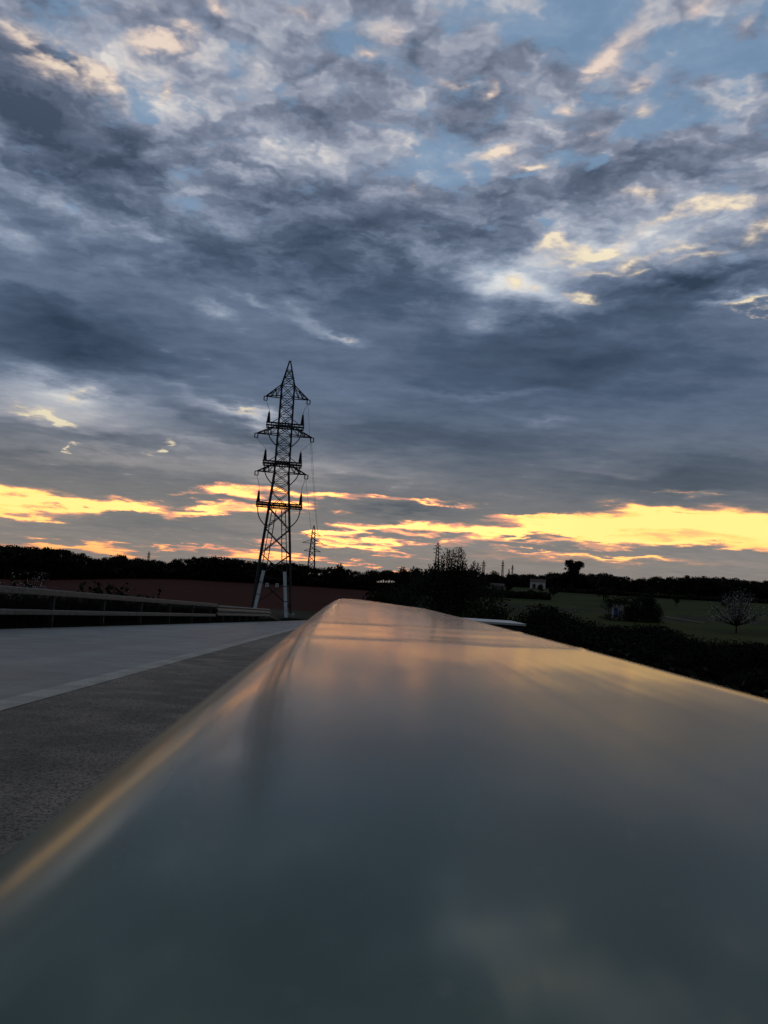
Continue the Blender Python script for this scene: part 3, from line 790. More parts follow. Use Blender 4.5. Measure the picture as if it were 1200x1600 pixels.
# platforms that carry the cable bushings
PLAT = ((667, 29.3, 22, 0.0), (727, 30.2, 22, 0.0), (792, 35.6, 22.5, 0.0))
TIPS = ((623, 32.8), (682.5, 42.6), (741.5, 37.8))
bush_top = []
for (py, half, bh, _), (tpy, tspan) in zip(PLAT, TIPS):
    z = lvl(py); wd = half * KP; dy = max(0.55, hw(z) * 0.86 + 0.1)
    for zo, hgt in ((0.10, 0.20), (-0.26, 0.17)):
        q = MB()
        for fy in (-dy, dy): q.box(-wd, wd, fy - 0.07, fy + 0.07, z + zo - hgt / 2, z + zo + hgt / 2)
        for k in range(9):
            x = -wd + 0.08 + (2 * wd - 0.16) * k / 8; q.box(x - 0.05, x + 0.05, -dy + 0.07, dy - 0.07, z + zo - 0.04, z + zo + 0.04)
        q.build('platform_beam', M_steel, tw_)
    for s in (-1, 1):
        q = MB()
        for k in range(4): q.box(s * wd * (1 - 0.19 * k) - 0.04, s * wd * (1 - 0.19 * k) + 0.04, -0.05, 0.05, z - 0.19, z + 0.02)
        if py != 792:
            q.bar((s * wd * 0.66, -dy, z + 0.2), (s * hw(z + 1), -dy, z + 0.75), 0.08)
        else:
            q.bar((s * wd * 0.8, -dy, z + 0.2), (s * hw(z + 1), -dy, z + 0.5), 0.07)
        q.build('platform_bracket', M_steel, tw_)
        bx = s * (wd - 0.26); h_ = bh * KP
        pts, rad = [(bx, 0, z + 0.2), (bx, 0, z + 0.42)], [0.24, 0.24]
        nn = 13
        for j in range(nn):
            f0 = j / (nn - 1); zz_ = z + 0.44 + (h_ - 0.72) * f0
            r_ = 0.27 - 0.13 * f0
            pts += [(bx, 0, zz_), (bx, 0, zz_ + 0.055)]; rad += [r_, r_ * 0.72]
        bush = MB(); bush.tube(pts, rad, 12); bo = bush.build('bushing', M_porcelain, tw_)
        q = MB(); q.tube([(bx, 0, z + h_ - 0.22), (bx, 0, z + h_)], 0.045, 8); q.build('terminal', M_alu, bo)
        # the down lead from the arm tip to the bushing, and the cable that loops from under it into the tower
        tipz = lvl(tpy) - 0.6 if py != 792 else lvl(tpy) - 0.6
        top = Vector((bx, 0, z + h_)); st = Vector((s * tspan * KP, 0, tipz))
        if st.z > top.z:
            q = MB()
            for off in (0.0, 0.16):
                q.tube([st.lerp(top, t_ / 8) + Vector((s * -0.25 * math.sin(math.pi * t_ / 8) * (0.4 + off), off, -0.1 * math.sin(math.pi * t_ / 8))) for t_ in range(9)], 0.016, 5)
            q.build('down_lead', M_alu, tw_)
        e = Vector((s * (hw(lvl(py + 33)) + 0.02), -0.3, lvl(py + 34)))
        c0 = Vector((bx, 0, z - 0.2))
        q = MB(); P1, P2_ = c0 + Vector((0, 0, -1.5)), e + Vector((s * 0.75, 0, 0.75))
        q.tube([c0 * (1 - t_) ** 3 + P1 * 3 * t_ * (1 - t_) ** 2 + P2_ * 3 * t_ * t_ * (1 - t_) + e * t_ ** 3 for t_ in [k / 12 for k in range(13)]], 0.07, 8)
        q.build('cable', M_rubber, tw_)
# cable ladders inside the legs and the pale casings that cover the cables near the ground
for s in (-1, 1):
    q = MB()
    za, zb = lvl(894), lvl(800)
    f = lambda z: Vector((s * (hw(z) - 0.75), -hw(z) * 0.5, z))
    for o_ in (-0.32, 0.32): q.bar(f(za) + Vector((o_, 0, 0)), f(zb) + Vector((o_ * 0.8, 0, 0)), 0.09)
    for k in range(14):
        z = za + (zb - za) * (k + 0.5) / 14; q.bar(f(z) + Vector((-0.34, 0, 0)), f(z) + Vector((0.34, 0, 0)), 0.05)
    q.build('cable_ladder', M_steel, tw_)
for pa, pb_, n_ in (((412, 891), (399, 947), 3), ((444.8, 893), (446.8, 963), 3)):
    inv = tw_.matrix_basis.inverted()
    A = inv @ at(*pa, DT - 4.2); B_ = inv @ at(*pb_, DT - 4.2)
    for k in range(n_):
        lo, hi = k / n_, (k + 1) / n_
        q = MB(); a, b2 = A.lerp(B_, lo + 0.004), A.lerp(B_, hi - 0.006)
        if k == n_ - 1: b2 = A.lerp(B_, 1.08)
        q.bar(a, b2, 0.66 + 0.02 * k, 0.42)
        o = q.build('cable_casing', M_casing, tw_)
    for k in (1, 2):
        q = MB(); a = A.lerp(B_, k / n_); d_ = (B_ - A).normalized() * 0.035
        q.bar(a - d_, a + d_, 0.76, 0.48); q.build('casing_clamp', M_steel, tw_)
for px, py in ((417.3, 914), (432.8, 914.5)):
    inv = tw_.matrix_basis.inverted(); c = inv @ at(px, py, DT - 4.4)
    q = MB(); q.box(c.x - 0.19, c.x + 0.19, c.y - 0.01, c.y + 0.01, c.z - 0.24, c.z + 0.24); pl = q.build('warning_plate', M_plate, tw_)
    q = MB(); q.poly([(c.x - 0.11, c.y - 0.013, c.z - 0.02), (c.x + 0.09, c.y - 0.013, c.z - 0.02), (c.x + 0.09, c.y - 0.013, c.z + 0.13), (c.x - 0.11, c.y - 0.013, c.z + 0.13)], [(0, 1, 2, 3)])
    q.poly([(c.x - 0.12, c.y - 0.013, c.z - 0.17), (c.x + 0.12, c.y - 0.013, c.z - 0.17), (c.x + 0.12, c.y - 0.013, c.z - 0.09), (c.x - 0.12, c.y - 0.013, c.z - 0.09)], [(0, 1, 2, 3)])
    q.build('print', M_mark, pl)
    ubar('plate_bracket', tw_, (c.x - 0.25, c.y + 0.06, c.z), (c.x + 0.25, c.y + 0.06, c.z), 0.05)
zc = lvl(914)
ubar('strut', tw_, corner(zc, 0) + Vector((0, -0.1, 0)), corner(zc, 1) + Vector((0, -0.1, 0)), 0.1)
for k in range(4):
    q = MB(); c = corner(lvl(958), k); q.box(c.x - 0.55, c.x + 0.55, c.y - 0.55, c.y + 0.55, c.z - 1.6, c.z + 0.1); q.build('footing', M_conc, tw_)


# ------------------------------------------------------------------ pylons of the line that goes on across the country
def far_pylon(px, ptop, pbase, dist, arms, label, half, thick, group=None):
    p = at(px, pbase, dist); top = at(px, ptop, dist).z
    z0 = min(land(p.x, p.y), p.z) - 0.5
    o = empty('distant_pylon', (p.x, p.y, z0), -math.atan2(p.x, p.y) + R(6))
    tag(o, label, 'pylon', group)
    h = top - z0; k = dist / FPX
    wid = lambda z: half * (1 - z / h) + (half * 0.28) * (z / h) if z < h * 0.9 else half * 0.3 * max(0.05, (h - z) / (h * 0.1))
    cn = lambda z, i: Vector(((-1, 1, 1, -1)[i] * wid(z), (-1, -1, 1, 1)[i] * wid(z), z))
    for i in range(4):
        q = MB(); q.bar(cn(0, i), cn(h * 0.9, i), thick); q.bar(cn(h * 0.9, i), cn(h, i), thick * 0.9); q.build('leg', M_steel, o)
    q = MB(); zs = [h * (0.02 + 0.88 * (j / 9) ** 0.8) for j in range(10)]
    for z_a, z_b in zip(zs, zs[1:]):
        for i in range(4):
            q.bar(cn(z_a, i), cn(z_b, (i + 1) % 4), thick * 0.6); q.bar(cn(z_a, (i + 1) % 4), cn(z_b, i), thick * 0.6)
    q.build('bracing', M_steel, o)
    ends = []
    for ap, span in arms:
        za = at(px, ap, dist).z - z0
        for s in (-1, 1):
            q = MB(); tip = Vector((s * span * k, 0, za))
            for fy in (-1, 1):
                q.bar((s * wid(za) * 0.9, fy * wid(za), za), tip, thick * 0.8); q.bar((s * wid(za) * 0.9, fy * wid(za), za + span * k * 0.32), tip, thick * 0.7)
            q.build('crossarm', M_steel, o)
            if s > 0: ends.append(o.matrix_basis @ tip)
    return ends, o.matrix_basis @ Vector((0, 0, h))


ends, ptop = far_pylon(484.8, 820.5, 905, 480, ((836.5, 12.5), (848.5, 16.5), (861.2, 13)), 'smaller lattice pylon with three crossarms just right of the tall pylon, above the wood', 2.6, 0.34)
far_pylon(681.2, 847, 905, 700, ((853, 5), (858, 7), (864, 6)), 'thin pylon rising behind the left side of the spiky tree', 2.4, 0.42)
far_pylon(754.6, 875.5, 904, 1250, ((880, 3.5), (884, 4.5)), 'faint far pylon, nearest the spiky tree of the three in a row', 2.6, 0.6)
far_pylon(784.6, 875, 904, 1300, ((880, 2.2), (884, 3)), 'slim far pylon just left of the pointed cypress', 2.0, 0.6)
far_pylon(800, 882, 905, 1700, ((886, 2.4), (889, 3)), 'faintest far pylon just right of the pointed cypress', 2.2, 0.7)
far_pylon(230, 861, 895, 900, ((866, 3.2), (870, 3.2)), 'tiny pylon top poking above the dark wood on the left', 1.5, 0.38)

# the conductors that leave the right hand arms for the next pylon
for (tpy, tspan), e in zip(TIPS, ends):
    s0 = tw_.matrix_basis @ Vector((tspan * KP, 0, lvl(tpy) - 0.58))
    q = MB()
    pts = []
    for k in range(41):
        t_ = k / 40; p = s0.lerp(e, t_); p.z -= 4 * 7.0 * t_ * (1 - t_); pts.append(p - s0)
    q.tube(pts, [0.018 + 0.03 * k / 40 for k in range(41)], 5)
    o = q.build('overhead_wire', M_alu); o.location = s0
    tag(o, {623: 'upper wire from the top right arm of the tall pylon to the next', 682.5: 'middle wire from the widest right arm of the tall pylon to the next', 741.5: 'lowest wire from the bottom right arm of the tall pylon to the next'}[tpy], 'power line', 'wires between the two pylons')

# ------------------------------------------------------------------ trees and shrubs
def leaf_cloud(rng, lobes, n, size, flat=0.0):
    """Leaf-sized faces spread through the volume of several lobes (cx, cy, cz, rx, ry, rz)."""
    q = MB(); vol = [l[3] * l[4] * l[5] for l in lobes]; tot = sum(vol)
    for l, w in zip(lobes, vol):
        for _ in range(max(12, int(n * w / tot))):
            d = Vector((rng.gauss(0, 1), rng.gauss(0, 1), rng.gauss(0, 1))).normalized()
            r = rng.random() ** 0.42
            r *= 1 + 0.22 * mnoise.noise(d * 2.3 + Vector(l[:3]))
            c = Vector((l[0] + d.x * r * l[3], l[1] + d.y * r * l[4], l[2] + d.z * r * l[5]))
            a = Vector((rng.gauss(0, 1), rng.gauss(0, 1), rng.gauss(0, 1) * (1 - flat))).normalized() * size * rng.uniform(0.5, 1.1)
            b = a.cross(Vector((rng.gauss(0, 1), rng.gauss(0, 1), rng.gauss(0, 1)))).normalized() * size * rng.uniform(0.35, 0.7)
            q.poly([c - a, c + b, c + a, c - b], [(0, 1, 2, 3)])
    return q


def trunk_mesh(rng, h, r, lobes, name='trunk'):
    q = MB(); lean = Vector((rng.uniform(-.06, .06) * h, rng.uniform(-.06, .06) * h, 0))
    q.tube([(0, 0, -0.6), lean * 0.3 + Vector((0, 0, h * 0.35)), lean * 0.7 + Vector((0, 0, h * 0.7)), lean + Vector((0, 0, h))], [r * 1.2, r, r * 0.75, r * 0.3], 7)
    for l in lobes[:6]:
        a = lean * 0.5 + Vector((0, 0, h * rng.uniform(0.45, 0.75))); b_ = Vector(l[:3])
        q.tube([a, a.lerp(b_, 0.5) + Vector((0, 0, -0.05 * h)), b_], [r * 0.45, r * 0.3, r * 0.1], 5)
    return q.mesh(name, M_bark, True)


def proto(seed, kind):
    g = random.Random(seed)
    if kind == 'pine':                             # broad flat-topped crown on a bare stem
        h = g.uniform(7.5, 10); lobes = []
        for k in range(g.randint(7, 10)):
            a = g.uniform(0, 6.28); d = g.uniform(0.2, 2.3)
            lobes.append((math.cos(a) * d, math.sin(a) * d, h * g.uniform(0.60, 0.93) - d * 0.35, g.uniform(.8, 1.5), g.uniform(.8, 1.5), g.uniform(.6, 1.1)))
        lobes.append((0, 0, h * 0.93, 1.0, 1.0, 0.8)); lobes.append((0, 0, h * 0.5, 1.5, 1.5, 1.6))
        return leaf_cloud(g, lobes, 900, 0.34).mesh('crown', M_pine), trunk_mesh(g, h * 0.85, 0.18, lobes)
    if kind == 'oak':
        h = g.uniform(6, 8); lobes = []
        for k in range(g.randint(8, 11)):
            a = g.uniform(0, 6.28); d = g.uniform(0.3, 2.4)
            lobes.append((math.cos(a) * d, math.sin(a) * d, h * g.uniform(0.38, 0.84) - d * 0.2, g.uniform(1.0, 1.7), g.uniform(1.0, 1.7), g.uniform(.8, 1.4)))
        lobes.append((0, 0, h * 0.83, 1.4, 1.4, 1.1))
        return leaf_cloud(g, lobes, 1000, 0.36).mesh('crown', M_leaf), trunk_mesh(g, h * 0.6, 0.22, lobes)
    if kind == 'cypress':
        lobes = [(g.uniform(-.1, .1), g.uniform(-.1, .1), 0.8 + 0.75 * k, 1.15 - 0.09 * k, 1.15 - 0.09 * k, 0.9) for k in range(10)]
        return leaf_cloud(g, lobes, 900, 0.26).mesh('crown', M_pine), trunk_mesh(g, 6, 0.16, [])
    if kind == 'thicket':                          # a broad old bramble, several metres across
        lobes = []
        for k in range(g.randint(13, 17)):
            a = g.uniform(0, 6.28); d = g.uniform(0, 2.4)
            lobes.append((math.cos(a) * d, math.sin(a) * d, g.uniform(0.4, 3.4) - d * 0.5, g.uniform(.7, 1.2), g.uniform(.7, 1.2), g.uniform(.6, 1.1)))
        return leaf_cloud(g, lobes, 9000, 0.085).mesh('foliage', M_hedge), trunk_mesh(g, 2.0, 0.1, lobes, 'stem')
    if kind == 'bush':
        lobes = []
        for k in range(g.randint(7, 10)):
            a = g.uniform(0, 6.28); d = g.uniform(0, 1.3)
            lobes.append((math.cos(a) * d, math.sin(a) * d, g.uniform(0.3, 1.5) - d * 0.25, g.uniform(.5, .9), g.uniform(.5, .9), g.uniform(.45, .9)))
        q = leaf_cloud(g, lobes, 2600, 0.095)
        for k in range(26):                        # long arching shoots that break the outline
            a = g.uniform(0, 6.28); d = g.uniform(0.3, 1.1); p = Vector((math.cos(a) * d, math.sin(a) * d, 0.8))
            v_ = Vector((math.cos(a) * .35 * g.random(), math.sin(a) * .35 * g.random(), g.uniform(.7, 1.5)))
            for j in range(12):
                c = p + v_ * (j / 11) + Vector((0, 0, -0.2 * (j / 11) ** 2)); s_ = 0.09
                u_ = Vector((g.gauss(0, 1), g.gauss(0, 1), g.gauss(0, 1))).normalized() * s_; w_ = u_.cross(Vector((g.gauss(0, 1), g.gauss(0, 1), 1))).normalized() * s_ * .6
                q.poly([c - u_, c + w_, c + u_, c - w_], [(0, 1, 2, 3)])
        return q.mesh('foliage', M_hedge), trunk_mesh(g, 1.0, 0.07, lobes, 'stem')


# KINDS: shared meshes, several of each kind
KINDS = {k: [proto(100 * i + j, k) for j in range(n)] for i, (k, n) in enumerate((('pine', 6), ('oak', 6), ('cypress', 1), ('bush', 5), ('thicket', 4)))}
TOPS = {id(p): max(v.co.z for v in p[0].vertices) for ps in KINDS.values() for p in ps}


def plant(name, kind, x, y, top=None, z=None, label=None, cat='tree', group=None, scale=None, wide=1.0, rng=random, idx=None):
    """One plant standing on the land; top is the world height its crown reaches."""
    p = KINDS[kind][idx if idx is not None else rng.randrange(len(KINDS[kind]))]
    z = land(x, y) - 0.1 if z is None else z
    s = scale or max(0.15, (top - z) / TOPS[id(p)])
    o = empty(name, (x, y, z), rng.uniform(0, 6.28)); o.scale = (s * wide, s * wide, s)
    tag(o, label, cat, group)
    link(p[0], p[0].name.split('.')[0], o); link(p[1], p[1].name.split('.')[0], o)
    return o


def skyline(px, knots):
    for (x0, y0), (x1, y1) in zip(knots, knots[1:]):
        if x0 <= px <= x1: return y0 + (y1 - y0) * (px - x0) / (x1 - x0)
    return knots[0][1] if px < knots[0][0] else knots[-1][1]


# the dark wood on the left, on the rise beyond the red field
SKY_L = [(-60, 851), (0, 851), (20, 849), (40, 853), (75, 855), (100, 857), (130, 865), (150, 872), (168, 871), (185, 866), (205, 871), (240, 873), (260, 876), (290, 871), (330, 868), (350, 869), (380, 874), (420, 879), (445, 877), (470, 880), (500, 886), (530, 887), (555, 890), (575, 896), (600, 899)]
ORD = ['first', 'second', 'third', 'fourth', 'fifth', 'sixth', 'seventh', 'eighth', 'ninth', 'tenth', 'eleventh', 'twelfth', 'thirteenth', 'fourteenth', 'fifteenth', 'sixteenth', 'seventeenth', 'eighteenth']


class Zones:
    """Says where along a skyline a tree stands: the landmark below it and its turn from the left."""
    def __init__(s, what, zones): s.what, s.zones, s.n = what, zones, {}

    def __call__(s, px):
        for end, phrase in s.zones:
            if px < end: break
        k = s.n[phrase] = s.n.get(phrase, -1) + 1
        return '%s tree from the left %s' % (ORD[min(k, 17)], phrase) + s.what


ZL = Zones(' of the left wood', [(5, 'at the far left edge'), (95, 'above the white flowering shrub'), (160, 'on the falling part'), (235, 'before the tiny pylon'), (300, 'right of the tiny pylon'), (360, 'in the middle hump'), (405, 'before the tall pylon'), (460, 'behind the tall pylon'), (510, 'behind the smaller pylon'), (1e9, 'at the right end')])
ZR = Zones(' on the right skyline', [(620, 'above the barrier end'), (665, 'by the two round trees'), (745, 'behind the spiky tree'), (800, 'near the pointed cypress'), (875, 'above the arched house'), (915, 'under the lone tree'), (960, 'above the low white house'), (1010, 'above the utility hut'), (1060, 'above the sandy track'), (1100, 'above the dim grey building'), (1170, 'above the blossom tree'), (1e9, 'at the far right edge')])
g = random.Random(11)
px = -45.0
while px < 585:
    d = 305 + g.uniform(-8, 14); b_ = at(px, 880, d)
    t_ = at(px, skyline(px, SKY_L) + g.choice((-1.5, -.5, 0.3, 1, 2.5, 0.5)), d).z
    plant('pine_tree', 'pine' if g.random() < 0.75 else 'oak', b_.x, b_.y, top=t_, label=ZL(px), group='trees of the dark wood on the left', rng=g, wide=g.uniform(0.9, 1.25))
    px += g.uniform(4.0, 7.5)
def thicket(name, label_kind, bands, n, size, material):
    """Low growth nobody could count: leaf clumps scattered over a strip of land."""
    g = random.Random(name); q = MB()
    for _ in range(n):
        a0, a1, r0, r1, hh = bands[g.randrange(len(bands))]
        a = R(g.uniform(a0, a1)); r = g.uniform(r0, r1); x, y = r * math.sin(a), r * math.cos(a)
        h_ = hh * (0.55 + 0.45 * mnoise.noise(Vector((x * .12, y * .12, 7))))
        c = Vector((x, y, land(x, y) + g.random() ** 0.7 * max(0.4, h_)))
        u_ = Vector((g.gauss(0, 1), g.gauss(0, 1), g.gauss(0, 1))).normalized() * size * g.uniform(.5, 1.2); w_ = u_.cross(Vector((g.gauss(0, 1), g.gauss(0, 1), 1))).normalized() * size * g.uniform(.4, .8)
        q.poly([c - u_, c + w_, c + u_, c - w_], [(0, 1, 2, 3)])
    return tag(q.build(name, material), kind='stuff')
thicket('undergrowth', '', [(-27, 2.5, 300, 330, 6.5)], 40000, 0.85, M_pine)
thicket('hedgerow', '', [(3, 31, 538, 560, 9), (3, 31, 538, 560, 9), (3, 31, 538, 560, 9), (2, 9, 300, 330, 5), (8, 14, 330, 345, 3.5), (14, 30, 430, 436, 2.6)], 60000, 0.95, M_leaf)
plant('round_tree', 'oak', *at(531, 885, 300).xy, top=at(531, 879.5, 300).z, label='round-headed tree standing above the wood right of the smaller pylon', rng=g, wide=0.7)

# the skyline on the right: hedgerow trees and far woods
SKY_R = [(560, 893), (600, 893), (660, 893), (745, 892), (760, 897), (790, 899), (830, 897), (870, 896), (920, 898), (945, 897), (965, 901), (1000, 903), (1020, 903), (1050, 902), (1080, 901), (1110, 902), (1150, 905), (1180, 909), (1240, 908)]
px = 575.0
while px < 1245:
    d = 520 + g.uniform(-20, 25); b_ = at(px, 900, d)
    t_ = at(px, skyline(px, SKY_R) + g.choice((-3, -2, -1, 0, 1, 3)), d).z
    plant('field_tree', 'oak' if g.random() < 0.7 else 'pine', b_.x, b_.y, top=t_, label=ZR(px), group='trees along the right skyline', rng=g, wide=g.uniform(0.9, 1.5))
    px += g.uniform(3.5, 7.5)
CLUMPS = sorted(g.uniform(770, 1195) for _ in range(18))
for k, px in enumerate(CLUMPS):                    # nearer clumps across the fields
    d = g.choice((300, 345, 400, 435)) + g.uniform(-15, 15); b_ = at(px, 930, d)
    plant('field_tree', 'oak', b_.x, b_.y, scale=g.uniform(0.45, 0.85), label='%s clump from the left among the dark trees out in the right fields' % ORD[k], group='trees out in the right fields', rng=g, wide=g.uniform(0.9, 1.3))
for px, py, d, w, lab in ((629.5, 885, 300, 0.9, 'left one of two round trees on the skyline left of the spiky tree'), (649, 884.5, 300, 0.95, 'right one of two round trees on the skyline left of the spiky tree'),
                          (771, 891, 420, 0.8, 'round tree on the skyline just left of the cypress'), (945, 895.5, 430, 0.9, 'rounded tree on the skyline right of the big umbrella tree'), (586, 889.5, 300, 1.0, 'low round tree on the skyline above the end of the barrier')):
    b_ = at(px, 890, d); plant('round_tree', 'oak', b_.x, b_.y, top=at(px, py, d).z, label=lab, rng=g, wide=w)
b_ = at(795.5, 890, 400); plant('cypress_tree', 'cypress', b_.x, b_.y, top=at(795.5, 888, 400).z, label='slender pointed cypress on the skyline between two faint pylons', rng=g, wide=0.85)

# the lone tree with a heart shaped crown
d = 500; b_ = at(894, 900, d); k = d / FPX; zt = land(b_.x, b_.y); zp = lambda py: at(894, py, d).z - zt
gl = random.Random(5)
for px_, py_ in ((884, 893.5), (892, 892), (900, 893), (907, 894)):
    q_ = at(px_, 900, 506); plant('field_tree', 'oak', q_.x, q_.y, top=at(px_, py_, 506).z, label=ZR(px_), group='trees along the right skyline', rng=g, wide=1.3)
lt = empty('lone_tree', (b_.x, b_.y, zt), -math.atan2(b_.x, b_.y)); tag(lt, 'lone dark tree with a lopsided heart-shaped crown on the right skyline', 'tree')
lobes = [(dx * k, gl.uniform(-1, 1), zp(py), rx * k, rx * k, rz * k) for dx, py, rx, rz in ((0, 895, 10, 4), (2, 890, 9, 5), (-5, 881, 7, 6), (5, 884, 9, 6), (11, 881, 7, 5), (1, 887, 8, 5), (14, 884, 4, 3), (-9, 877.5, 3, 2), (-1, 891, 4, 4), (-11, 889, 2.8, 2), (6, 878, 4, 2.5), (-2, 877, 4, 3))]
leaf_cloud(gl, lobes, 5200, 0.5).build('crown', M_leaf, lt); link(trunk_mesh(gl, zp(889), 0.35, lobes), 'trunk', lt)

# the spiky tree just beyond the barrier
d = 42; b_ = at(700, 950, d); k = d / FPX; zt = land(b_.x, b_.y); gs = random.Random(8)
st = empty('poplar_clump', (b_.x, b_.y, zt), -math.atan2(b_.x, b_.y)); tag(st, 'bushy dark tree of upright leafy shoots on the skyline right of the barrier end', 'tree')
X = lambda px: (px - 700) * k
Z = lambda px, py: at(px, py, d).z - zt
qs = MB(); ql = MB()
def leaf(q, c, s_, g):
    u_ = Vector((g.gauss(0, 1), g.gauss(0, 1), g.gauss(0, .8))).normalized() * s_ * g.uniform(.6, 1.15); w_ = u_.cross(Vector((g.gauss(0, 1), g.gauss(0, 1), 1))).normalized() * s_ * .5
    q.poly([c - u_, c + w_, c + u_, c - w_], [(0, 1, 2, 3)])
SH = [(-32, 882), (-27, 887), (-38, 890), (-20, 874), (-15, 866), (-11, 862), (-6, 858), (-2, 857), (3, 859), (8, 858), (12, 856), (17, 857), (21, 862), (-4, 864), (6, 866), (14, 868), (-24, 880), (1, 872), (24, 874), (37, 878), (43, 881), (33, 884), (47, 886), (28, 890), (52, 893), (-44, 895), (-12, 876), (18, 880)]
for sx, sy in SH:
    y_ = gs.uniform(-.9, .9); p0 = Vector((X(700 + sx * 0.45), y_ * .4, Z(700, 930))); p1 = Vector((X(700 + sx), y_, Z(700 + sx, sy)))
    mid = p0.lerp(p1, .5) + Vector((sx * 0.12 * k, 0, 0))
    qs.tube([(0, 0, 0.6), p0, mid, p1], [.07, .045, .028, .008], 5)
    for j in range(210):
        t_ = gs.random() ** .75; c = p0.lerp(mid, t_ * 2) if t_ < .5 else mid.lerp(p1, t_ * 2 - 1)
        leaf(ql, c + Vector((gs.gauss(0, 1), gs.gauss(0, 1), gs.gauss(0, 1))) * (.05 + .17 * (1 - t_)), 0.05, gs)
lobes = [(X(px_), gs.uniform(-.6, .6), Z(px_, py_), rx * k, rx * k, rz * k) for px_, py_, rx, rz in ((700, 900, 40, 22), (680, 910, 40, 22), (722, 905, 34, 20), (655, 918, 34, 18), (745, 920, 32, 20), (700, 930, 60, 26), (765, 935, 25, 18), (630, 932, 30, 18), (700, 955, 80, 24))]
qc = leaf_cloud(gs, lobes, 13000, 0.07); qc.poly(ql.v, ql.f)
qc.build('crown', M_shoot, st); qs.tube([(0, 0, -.5), (0.05, 0, 1.5), (0, 0, 4)], [.2, .16, .08], 8); qs.build('trunk', M_bark, st)

# scrub along the bank to the right of the barrier
LAB = ['overgrown bramble bush on the dark bank below the right side of the barrier']
gb_ = random.Random(21)
spots = []
for k_ in range(74):
    y = 7 + 58 * gb_.random() ** 0.8; x = 1.8 + y * gb_.uniform(0.13, 0.60)
    spots.append((x, y))
for x, y in spots:
    zg = max(land(x, y), road_z(y) - max(0, x - 1.4) / 1.5) - 0.15
    lim = -0.055 - 0.0004 * y                       # none of it stands above this fall below the lens
    px_top = min(zg + gb_.uniform(1.3, 3.2), y * lim)
    if px_top - zg < 0.5: continue
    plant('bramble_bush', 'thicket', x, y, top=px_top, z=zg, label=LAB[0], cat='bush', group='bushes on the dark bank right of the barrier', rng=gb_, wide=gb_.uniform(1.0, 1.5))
for px, py, d, w, lab in ((596, 914, 55, 0.8, 'dark bush behind the far end of the barrier, left of the spiky tree'), (620, 908, 60, 0.8, 'dark bush hard against the left foot of the spiky tree'), (770, 928, 60, 0.9, 'dark bush hard against the right foot of the spiky tree'),
                       (850, 942, 70, 1.1, 'wide dark bush below the white arched house'), (990, 926, 225, 1.2, 'dark tree-sized bush beside the white utility hut'), (1015, 931, 225, 0.9, 'dark bush right of the white utility hut'), (180, 908, 42, 1.0, 'dark bush behind the parapet, right of the white flowering shrub'), (60, 900, 34, 1.4, 'dark bush behind the parapet under the white flowering shrub')):
    b_ = at(px, py, d); plant('dark_bush', 'bush' if d < 50 else 'thicket', b_.x, b_.y, top=at(px, py, d).z, label=lab, cat='bush', rng=gb_, wide=w)
ZH = Zones(' in the black hedge', [(850, 'just right of the ledge'), (920, 'below the pale blossom bush'), (985, 'below the white hut'), (1060, 'below the gate posts'), (1125, 'before the blossom tree'), (1185, 'right of the blossom tree'), (1e9, 'at the far right edge')])
HEDGE = [(790, 962), (825, 957), (850, 946), (880, 956), (905, 972), (960, 974), (1000, 972), (1050, 982), (1120, 998), (1240, 1008)]
px = 792.0
while px < 1235:                                   # a rank overgrown hedge along the foot of the bank
    d = gb_.uniform(58, 84); b_ = at(px, 1000, d)
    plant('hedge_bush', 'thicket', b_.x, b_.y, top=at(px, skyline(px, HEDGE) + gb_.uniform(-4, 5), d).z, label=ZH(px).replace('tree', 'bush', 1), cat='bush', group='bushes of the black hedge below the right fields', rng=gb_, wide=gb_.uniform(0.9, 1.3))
    px += gb_.uniform(9, 17)
# grass and weeds along the verges
def weeds(name, fx, ys, n, hh, material):
    g = random.Random(name); q = MB()
    for _ in range(n):
        y = ys[0] + (ys[1] - ys[0]) * g.random() ** 1.3; x = fx(y, g)
        p = Vector((x, y, road_z(y) - 0.05)); l = g.uniform(.3, 1) * hh; w_ = Vector((g.gauss(0, 1), g.gauss(0, 1), 0)).normalized() * 0.012; t_ = Vector((g.gauss(0, .3), g.gauss(0, .3), 1)) * l
        q.poly([p - w_, p + w_, p + t_], [(0, 1, 2)])
    return tag(q.build(name, material), kind='stuff')
weeds('verge_grass', lambda y, g: XB(y) + g.uniform(-1.3, 0.24), (8, 90), 14000, 0.30, M_grass)
weeds('tall_weeds', lambda y, g: XB(y) - g.uniform(0.3, 2.4), (8, 62), 42000, 1.05, M_hedge)

